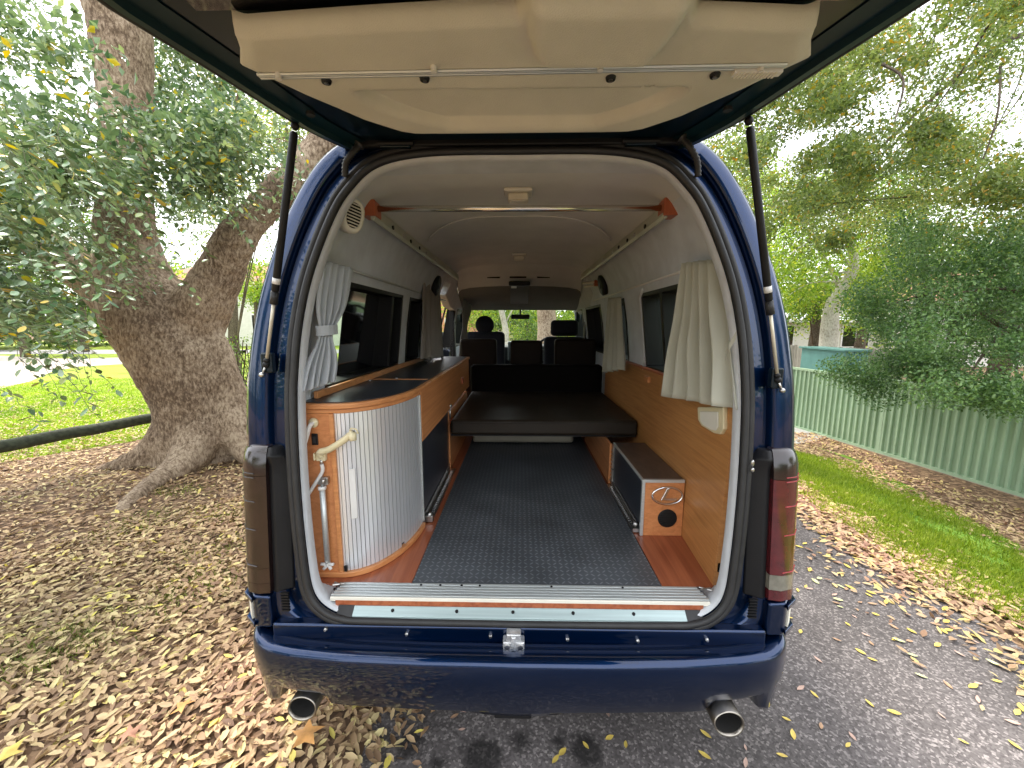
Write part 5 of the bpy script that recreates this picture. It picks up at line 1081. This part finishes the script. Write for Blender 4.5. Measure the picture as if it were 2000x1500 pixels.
# timber rail left
TIMB = mat("mossy_dark_timber", (.045, .055, .032), .8, var=.45, vs=9, bump=.6, bs=60, stretch=(1, 3, 3))
rl = thing("timber_rail", "dark mossy timber log rail crossing the lawn left of the tree", "rail", (-5.2, 4.6, 0))
a = at(-200, 902, 1, 3.75); b = at(330, 808, 1, 5.2); zc_ = .47
a.z = zc_; b.z = zc_
pa = at(0, 872, 2, zc_); pb = at(300, 816, 2, zc_); dd = (pb - pa); A_ = pa - dd * .8; B_ = pb + dd * .25
MB().tube([A_.lerp(B_, i / 12) + Vector((0, 0, .006 * math.sin(i * 2.1))) for i in range(13)], .062, 14).build("log", TIMB, rl, True)
for t in (.02, .98): q = A_.lerp(B_, t); MB().box(q.x - .06, q.x + .06, q.y - .06, q.y + .06, 0, .46).build("post", TIMB, rl, bevel=.01)

# =================================================================== RIGHT: green fence
FG = mat("green_fence_steel", (.30, .42, .28), .45, var=.10, vs=3, stretch=(1, 1, .3)); FGD = mat("darker_green_fence_steel", (.20, .36, .27), .45, var=.12, vs=3, stretch=(1, 1, .3))
fb0 = ground(2000, 972); fb1 = ground(1556, 836)
fence = thing("metal_fence", "pale green ribbed steel fence running along the right verge", "fence", (fb0.x, fb0.y, gz(fb0.x, fb0.y)))
zB = min(fb0.z, fb1.z); fd = Vector((fb1.x - fb0.x, fb1.y - fb0.y, 0)); fl = fd.length; fd.normalize(); fn = Vector((-fd.y, fd.x, 0))
dtop = at(2000, 778, 1, fb0.y); HF = dtop.z - fb0.z
start = -3.0; pw = 2.35; npan = 8
def fpt(s_, off, z_): p = Vector((fb0.x, fb0.y, 0)) + fd * s_ + fn * off; return (p.x, p.y, z_)
zbase = fb0.z
for k in range(npan):
    s0_ = start + k * pw + .03; s1_ = start + (k + 1) * pw - .03; pitch = .100; row = []
    s_ = s0_
    prof = [(0, 0), (.055, 0), (.062, .032), (.088, .032), (.094, 0)]
    while s_ < s1_ - .02:
        for a_, b_ in prof:
            if s_ + a_ <= s1_: row.append((s_ + a_, b_))
        s_ += pitch
    m_ = FG if k not in (3,) else FGD
    o = MB().loft([[fpt(a_, b_, z_) for a_, b_ in row] for z_ in (zbase + .03, zbase + HF - .02)], False).build("panel", m_, fence); sm_ = o.modifiers.new("t", 'SOLIDIFY'); sm_.thickness = .002
for k in range(npan + 1):
    s_ = start + k * pw; MB().hexa([fpt(s_ - .028, -.03, zbase - .05), fpt(s_ + .028, -.03, zbase - .05), fpt(s_ + .028, .035, zbase - .05), fpt(s_ - .028, .035, zbase - .05)], [fpt(s_ - .028, -.03, zbase + HF), fpt(s_ + .028, -.03, zbase + HF), fpt(s_ + .028, .035, zbase + HF), fpt(s_ - .028, .035, zbase + HF)]).build("post", FGD if k in (3, 4) else FG, fence)
for k in range(npan):
    s0_ = start + k * pw + .0285; s1_ = start + (k + 1) * pw - .0285
    for z0_, z1_ in ((zbase + HF - .045, zbase + HF - .002), (zbase + .01, zbase + .05)):
        MB().hexa([fpt(s0_, -.026, z0_), fpt(s1_, -.026, z0_), fpt(s1_, .036, z0_), fpt(s0_, .036, z0_)], [fpt(s0_, -.026, z1_), fpt(s1_, -.026, z1_), fpt(s1_, .036, z1_), fpt(s0_, .036, z1_)]).build("rail", FG, fence)
    z0_ = zbase - .08; MB().hexa([fpt(s0_, -.02, z0_), fpt(s1_, -.02, z0_), fpt(s1_, .05, z0_), fpt(s0_, .05, z0_)], [fpt(s0_, -.02, zbase + .009), fpt(s1_, -.02, zbase + .009), fpt(s1_, .05, zbase + .009), fpt(s0_, .05, zbase + .009)]).build("plinth_board", mat("weathered_board", (.30, .25, .20), .9, var=.2), fence)
# grey paling fence beyond
PALM = [mat("grey_paling", (c_, c_ * .93, c_ * .80), .9, var=.2, vs=6, stretch=(4, 4, .6)) for c_ in (.24, .30, .35)]
pf = thing("paling_fence", "weathered grey timber paling fence standing behind the green fence", "fence", (5.5, 12, -.3))
pa = at(1500, 672, 1, 13.0); pb = at(1770, 676, 1, 10.0); n = 46
for i in range(n):
    t = i / n; q = pa.lerp(pb, t); d = (pb - pa).normalized() * ((pb - pa).length / n * .93); h = pa.z + random.uniform(-.03, .03) - .02; y_off = Vector((-d.y, d.x, 0)).normalized() * .02
    a4 = [q, q + Vector((d.x, d.y, 0)), q + Vector((d.x, d.y, 0)) + y_off, q + y_off]
    MB().hexa([(p.x, p.y, -.45) for p in a4], [(p.x, p.y, h) for p in a4]).build("paling", random.choice(PALM), pf)
# teal bin/shed end, shed roofs
sh = thing("garden_shed", "small teal ribbed metal shed behind the green fence", "shed", (9, 10, -.4)); TEAL = mat("teal_sheet", (.10, .24, .22), .5, var=.1)
p = at(1652, 676, 1, 9.2); q = at(1700, 676, 1, 9.2)
for k in range(10): xx = p.x + (q.x - p.x) * k / 10; MB().box(xx, xx + (q.x - p.x) / 10 * .8, 9.2, 10.6, -.4, p.z - .12).build("sheet_rib", TEAL, sh, bevel=.01)
MB().box(p.x - .05, p.x + (q.x - p.x) * 1.03, 9.15, 10.65, p.z - .12, p.z - .08).build("roof", TEAL, sh)
def house(name, label, loc, sx_, sy_, h, wall, roof, ridge=1.6, rz=0, wins=(), wcol=None):
    t = thing(name, label, "house", loc); c_, s_ = math.cos(rz), math.sin(rz); M_ = Matrix.Translation(Vector(loc)) @ Matrix.Rotation(rz, 4, 'Z')
    MB().box(-sx_ / 2, sx_ / 2, 0, sy_, 0, h, M_).build("wall", wall, t)
    e = .45; vs = [(-sx_ / 2 - e, -e, h + .01), (sx_ / 2 + e, -e, h + .01), (sx_ / 2 + e, sy_ + e, h + .01), (-sx_ / 2 - e, sy_ + e, h + .01), (-sx_ / 4, sy_ / 2, h + ridge), (sx_ / 4, sy_ / 2, h + ridge)]
    MB().add([tuple(M_ @ Vector(v_)) for v_ in vs], [(0, 1, 5, 4), (1, 2, 5), (2, 3, 4, 5), (3, 0, 4), (3, 2, 1, 0)]).build("roof", roof, t)
    MB().box(-sx_ / 2 - e, sx_ / 2 + e, -e - .08, -e, h - .12, h + .02, M_).build("gutter", WHITE, t)
    for (wx, wz, ww, wh) in wins:
        f_ = MB().box(wx - ww / 2 - .06, wx + ww / 2 + .06, -.05, -.003, wz - .06, wz + wh + .06, M_).build("window", WHITE, t)
        for k in range(2): a0 = wx - ww / 2 + k * ww / 2 + .02; MB().box(a0, a0 + ww / 2 - .04, -.06, -.0505, wz, wz + wh, M_).build("pane", DGLASS, f_)
    return t
BRICK = mat("orange_brick", (.46, .20, .12), .9, var=.2, vs=30, stretch=(1, 1, 3)); TILE = mat("terracotta_roof", (.33, .15, .10), .85, var=.25, vs=12); REND = mat("cream_render", (.66, .64, .58), .9, var=.05); METR = mat("pale_metal_roof", (.55, .57, .60), .5, .0, var=.05)
house("brick_house", "two storey orange brick house seen through the left side door", (-8.6, 36, 0), 9, 8, 5.6, BRICK, TILE, 1.8, 0, ((-2.8, 3.6, 1.6, 1.3), (.3, 3.6, 1.6, 1.3), (2.7, 3.6, 1.6, 1.3), (-2.8, .8, 1.6, 1.4), (.3, .8, 1.6, 1.4), (2.7, .8, 1.6, 1.4)))
house("white_house", "low cream rendered house between the fig tree and the van", (-22, 31, 0), 17, 7, 4.6, REND, TILE, 2.0, .1, ((2, 1, 1.8, 1.4), (6, 1, 1.6, 1.4), (-4, 1, 1.8, 1.4)))
house("pale_roof_house", "low house with pale metal roof behind the paling fence", (16, 22, -.4), 9, 8, 2.3, REND, METR, .5, 0, ((-2, .9, 1.4, 1.1), (2, .9, 1.4, 1.1)))
house("pink_roof_house", "house with faded red roof hidden behind the dense bush", (24, 20, -.4), 10, 8, 3.2, REND, TILE, 1.8, -.2, ((-2, 1.2, 1.6, 1.1), (2, 1.2, 1.6, 1.1)))

# =================================================================== TREES
def tree(name, label, base, trunk_pts, rads, clcent, crad, per, leafsz, lm, bark, cat="tree", group=None, twign=10, squash=.75, up=.45, branches=True, droop=0.0, hi=False):
    t = thing(name, label, cat, base, group); L = LOC[t.name]
    mb = MB(); cp = catmull(trunk_pts, 5); rr_ = [v_.x for v_ in catmull([(r_, 0, 0) for r_ in rads], 5)]; mb.tube(cp, rr_, 12, jit=.05); mb.build("trunk", bark, t, True)
    top = Vector(trunk_pts[-1])
    if branches:
        b2 = MB(); cc_ = list(clcent); rnd.shuffle(cc_)
        for c in cc_[:twign]:
            c = Vector(c); s0 = cp[rnd.randint(len(cp) // 3, len(cp) - 1)]; md_ = s0.lerp(c, .5) + Vector((rnd.uniform(-.2, .2), rnd.uniform(-.2, .2), .12 * (c - s0).length))
            b2.tube(catmull([s0, md_, c], 4), [max(.008, min(.05, rads[-1] * .5) * (1 - k_ / 9)) for k_ in range(9)], 6)
        b2.build("branches", bark, t, True)
    P_ = clumps(clcent, crad, per, squash); stuff(leaf_mesh("crown", P_, leafsz * (.7 + .6 * RNG.random(len(P_))), lm, t, L, up=up, aspect=.5, droop=droop, hi=hi)); return t
def ball(c, r, n, flat=.7):
    out = []
    for _ in range(n):
        d = Vector((rnd.gauss(0, 1), rnd.gauss(0, 1), rnd.gauss(0, 1))).normalized() * (rnd.random() ** .45); out.append((c[0] + d.x * r[0], c[1] + d.y * r[1], c[2] + d.z * r[2]))
    return out
LBR = leafmat("light_leaf", [(0, (.10, .17, .02)), (.5, (.19, .29, .045)), (.9, (.30, .38, .08)), (1, (.45, .42, .06))], .45, .45, .3)
LMD = leafmat("mid_leaf", [(0, (.05, .10, .018)), (.5, (.10, .18, .03)), (.93, (.17, .26, .05)), (1, (.40, .34, .04))], .4, .35, .4)
LDK = leafmat("dark_leaf", [(0, (.05, .11, .04)), (.5, (.10, .19, .06)), (1, (.18, .29, .10))], .35, .28, .5)
LOL = leafmat("olive_leaf", [(0, (.09, .13, .04)), (.4, (.16, .215, .065)), (.85, (.25, .31, .10)), (.96, (.35, .28, .05)), (1, (.42, .24, .04))], .4, .40, .4)
WB = bark_mat("pale_gum_bark", (.30, .27, .22), (.50, .47, .40), (.62, .59, .52)); DB = bark_mat("dark_bark", (.05, .038, .028), (.10, .08, .06), (.17, .14, .10)); SB = bark_mat("striped_bark", (.16, .10, .07), (.36, .27, .20), (.52, .42, .33))
# overhanging tree on the right (trunk outside the picture)
ohc = []
for _ in range(240): ohc.append(tuple(at(rnd.uniform(1420, 2300), rnd.uniform(-350, 470), 1, rnd.uniform(3.6, 8.5))))
for _ in range(60): ohc.append(tuple(at(rnd.uniform(1380, 1700), rnd.uniform(60, 420), 1, rnd.uniform(5, 9))))
tree("overhanging_tree", "fine leaved tree whose drooping branches hang over the driveway on the right", (10.5, 5.5, -.4), [(10.5, 5.5, -.4), (10.2, 5.6, 2), (9.3, 5.8, 4), (8.0, 6.0, 5.6)], [.35, .3, .24, .16], ohc, [rnd.uniform(.2, .5) for _ in ohc], 640, .044, LOL, DB, twign=3)
tw = MB()
for _ in range(12):
    a = at(rnd.uniform(1500, 2050), rnd.uniform(-80, 150), 1, rnd.uniform(3.5, 6)); b = a + Vector((rnd.uniform(-.6, .1), rnd.uniform(-.4, .4), rnd.uniform(-1.3, -.5))); tw.tube(catmull([a, a.lerp(b, .5) + Vector((.1, 0, .08)), b], 4), [.012 - .001 * k_ for k_ in range(9)], 5)
tw.build("hanging_twigs", DB, bpy.data.objects["overhanging_tree"])["kind"] = "stuff"
# dense bush over the fence
dbc = [tuple(at(rnd.uniform(1760, 2150), rnd.uniform(430, 720), 1, rnd.uniform(3.9, 6.0))) for _ in range(55)] + [tuple(at(rnd.uniform(1680, 1850), rnd.uniform(560, 740), 1, rnd.uniform(4.8, 6.2))) for _ in range(26)] + [tuple(at(rnd.uniform(1800, 2000), rnd.uniform(740, 790), 1, rnd.uniform(3.8, 4.5))) for _ in range(9)] + [tuple(at(u, v, 1, 5.2)) for u, v in ((1660, 720), (1640, 725), (1690, 745), (1720, 770), (1740, 700))]
tree("leafy_bush", "dense dark green bushy tree spilling over the green fence", (7.3, 5.6, -.4), [(7.3, 5.6, -.4), (7.2, 5.6, .8), (7.0, 5.5, 1.8)], [.16, .13, .09], dbc, .30, 680, .038, LDK, DB, twign=14)
# pale gum behind the fence
g0 = at(1625, 668, 1, 11.5)
tree("gum_tree", "pale trunked gum tree with light green leaves behind the paling fence", (g0.x, 11.5, -.4), [(g0.x, 11.5, -.4), tuple(at(1622, 620, 1, 11.5)), tuple(at(1640, 570, 1, 11.5)), tuple(at(1668, 520, 1, 11.5)), tuple(at(1655, 450, 1, 11.5)), tuple(at(1630, 340, 1, 11.5))], [.24, .2, .14, .12, .09, .06],
     [tuple(at(rnd.uniform(1480, 1760), rnd.uniform(330, 600), 1, rnd.uniform(10, 13))) for _ in range(60)], .75, 300, .085, LBR, WB, twign=16)
# background trees on the right and ahead
for (u, v, d_, ru, rv, ncl, lm_, nm, lab, cr_) in ((1500, 470, 17, 90, 150, 40, LBR, "background_tree", "light green tree far behind the right pillar of the van", 1.1), (1800, 400, 13, 170, 170, 60, LMD, "background_tree", "tall mid green tree rising above the dense bush", 1.0), (1960, 560, 10, 90, 120, 34, LMD, "background_tree", "mid green tree at the right edge behind the bush", .8), (1430, 420, 22, 100, 150, 36, LMD, "background_tree", "far green tree just right of the van roof", 1.4), (1680, 560, 18, 120, 110, 36, LBR, "background_tree", "bright yellow green tree behind the gum trunk", 1.1), (1590, 590, 15, 70, 50, 26, LMD, "background_tree", "low leafy tree in front of the pale roofed house", .7)):
    b0 = at(u, 640, 1, d_); tree(nm, lab, (b0.x, d_, -.4), [(b0.x, d_, -.4), (b0.x + .1, d_, 1.5), tuple(at(u, v, 1, d_))], [.22, .18, .08], [tuple(at(u + rnd.gauss(0, ru * .6), v + rnd.gauss(0, rv * .55), 1, d_ + rnd.uniform(-1.5, 1.5))) for _ in range(ncl)], cr_, 170, .11 * d_ / 14, lm_, DB, twign=8)
# left background
for (u, v, d_, ru, rv, ncl, lm_, lab, cr_) in ((450, 330, 14, 90, 150, 46, LOL, "olive tree with yellowing leaves behind the fig's right limb", 1.0), (330, 560, 20, 70, 60, 26, LBR, "light green tree seen through the fork of the fig", 1.2), (40, 540, 20, 110, 55, 30, LMD, "green tree beyond the lawn at the far left", 1.2), (500, 560, 17, 35, 60, 14, LBR, "slim bright green shrub just left of the van pillar", .7), (160, 420, 24, 180, 120, 40, LMD, "tall green tree far behind the fig trunk", 1.7), (560, 240, 18, 90, 110, 34, LOL, "yellow green tree beyond the left gas strut", 1.2)):
    b0 = at(u, 640, 1, d_); tree("background_tree", lab, (b0.x, d_, 0), [(b0.x, d_, 0), (b0.x + .1, d_, 1.5), tuple(at(u, v, 1, d_))], [.2, .16, .07], [tuple(at(u + rnd.gauss(0, ru * .6), v + rnd.gauss(0, rv * .55), 1, d_ + rnd.uniform(-1.5, 1.5))) for _ in range(ncl)], cr_, 170, .11 * d_ / 14, lm_, DB, twign=8)
# weeds and thin shrubs beside the van on the left
for (u, v, d_) in ((470, 700, 6.5), (455, 640, 7.5), (488, 690, 6.0)):
    b0 = at(u, v, 1, d_); b0.z = 0; t = thing("sapling", {470: "thin leafy sapling growing behind the fig roots", 455: "small twiggy sapling in front of the cream house", 488: "sapling touching the left edge of the van"}[u], "sapling", tuple(b0)); mb = MB()
    for k in range(7): mb.tube(catmull([b0, b0 + Vector((rnd.uniform(-.2, .2), rnd.uniform(-.2, .2), .5)), b0 + Vector((rnd.uniform(-.45, .45), rnd.uniform(-.3, .3), rnd.uniform(.8, 1.5)))], 4), .008, 5)
    mb.build("stem", DB, t); stuff(leaf_mesh("foliage", clumps([tuple(b0 + Vector((rnd.uniform(-.4, .4), rnd.uniform(-.3, .3), rnd.uniform(.2, 1.4)))) for _ in range(14)], .2, 22), .05, LMD, t, LOC[t.name], up=.5))
# ahead of the van, seen through the windscreen
b0 = at(1068, 650, 1, 12)
tree("street_tree", "thick flaking brown tree trunk seen through the windscreen", (b0.x, 12, 0), [(b0.x, 12, 0), (b0.x, 12, 1.5), (b0.x - .05, 12, 3.2), (b0.x, 12, 5.5)], [.34, .28, .26, .22], [(b0.x + rnd.uniform(-2.5, 2.5), 12 + rnd.uniform(-2, 2), rnd.uniform(4.5, 7.5)) for _ in range(50)], .9, 230, .09, LOL, SB, twign=12)
b0 = at(990, 650, 1, 16)
tree("street_tree", "slender white trunked tree seen through the windscreen left of the mirror", (b0.x, 16, 0), [(b0.x, 16, 0), (b0.x - .05, 16, 1.4), (b0.x - .3, 16, 2.6), (b0.x - .5, 16, 4)], [.13, .12, .10, .07], [(b0.x + rnd.uniform(-2.5, 2.5), 16 + rnd.uniform(-1, 1), rnd.uniform(3, 6)) for _ in range(24)], .8, 120, .09, LBR, WB, twign=6)
for u, lab, d_, w_, lm_ in ((940, "rounded green hedge bush beyond the passenger side windscreen", 19, 2.2, LBR), (1030, "bushy green shrub straight ahead beyond the white fence", 20, 2.6, LMD), (1110, "light green shrub ahead on the driver side", 19, 2.2, LBR)):
    b0 = at(u, 650, 1, d_); tree("shrub", lab, (b0.x, d_, 0), [(b0.x, d_, 0), (b0.x, d_, 1.0), (b0.x, d_, 1.6)], [.08, .06, .04], ball((b0.x, d_, 1.9), (w_, 1.2, 1.9), 34), .7, 170, .10, lm_, DB, cat="shrub", twign=5)
wf = thing("white_fence", "low white board fence ahead of the van across the street", "fence", (0, 15, 0))
for k in range(22): xx = -3.3 + k * .32; MB().box(xx, xx + .30, 14.8, 14.83, .25, 1.02).build("board", REND, wf)
for k in range(4): xx = -3.3 + k * 2.34; MB().box(xx - .04, xx + .04, 14.831, 14.91, 0, 1.1).build("post", REND, wf)
# hedge line closing the horizon left and right, as far woodland
hp = []
for _ in range(260):
    ang = rnd.uniform(-1.25, 1.25); r_ = rnd.uniform(42, 52); hp.append((r_ * math.sin(ang), r_ * math.cos(ang), rnd.uniform(.5, 5.5 + 2.5 * math.sin(ang * 9))))
o = leaf_mesh("distant_woods", clumps(hp, 2.3, 300, .8), .50, LMD, up=.4); stuff(o, "band of distant trees closing the horizon all round")

# street behind the photographer: unseen trees added to dim sky light and paint reflections
for (bx_, by_, hgt, lm_, lab) in ((-9, -8, 5.2, LMD, "broad green unseen tree added behind the photographer on the left"), (-3.5, -17, 3.6, LOL, "tall olive unseen tree added straight behind the photographer"), (8.5, -10, 4.4, LMD, "green unseen tree added behind the photographer on the right"), (12, -2, 5, LOL, "olive unseen tree added beside the driveway out to the right"), (-13, -1, 7, LMD, "green unseen tree added out to the left of the lawn")):
    tree("background_tree", lab, (bx_, by_, 0), [(bx_, by_, 0), (bx_ + .2, by_, 2.2), (bx_, by_ + .2, hgt * .62)], [.32, .26, .14], ball((bx_, by_, hgt * .68), (3.4, 2.6, hgt * .34), 60), 1.15, 150, .17, lm_, DB, twign=8)
cs2 = [(rnd.uniform(-5.5, -1.2), rnd.uniform(-4.5, 3.0), rnd.uniform(4.0, 5.6)) for _ in range(26)]
P_ = clumps(cs2, .65, 170, .6); stuff(leaf_mesh("added_overhead_crown", P_, .10, FIGL, fig, LOC[fig.name], up=.5, aspect=.5))  # unseen leaf masses added overhead to darken reflections and cut ambient light
hp = []
for _ in range(200):
    ang = rnd.uniform(1.25, 2 * math.pi - 1.25); r_ = rnd.uniform(30, 38); hp.append((r_ * math.sin(ang), r_ * math.cos(ang), rnd.uniform(.3, 2.6)))
stuff(leaf_mesh("distant_woods", clumps(hp, 2.4, 110, .8), .5, LMD, up=.4), "unseen band of trees added to close the street behind the photographer")  # unseen tree band added for reflections, kept low so light reaches the van
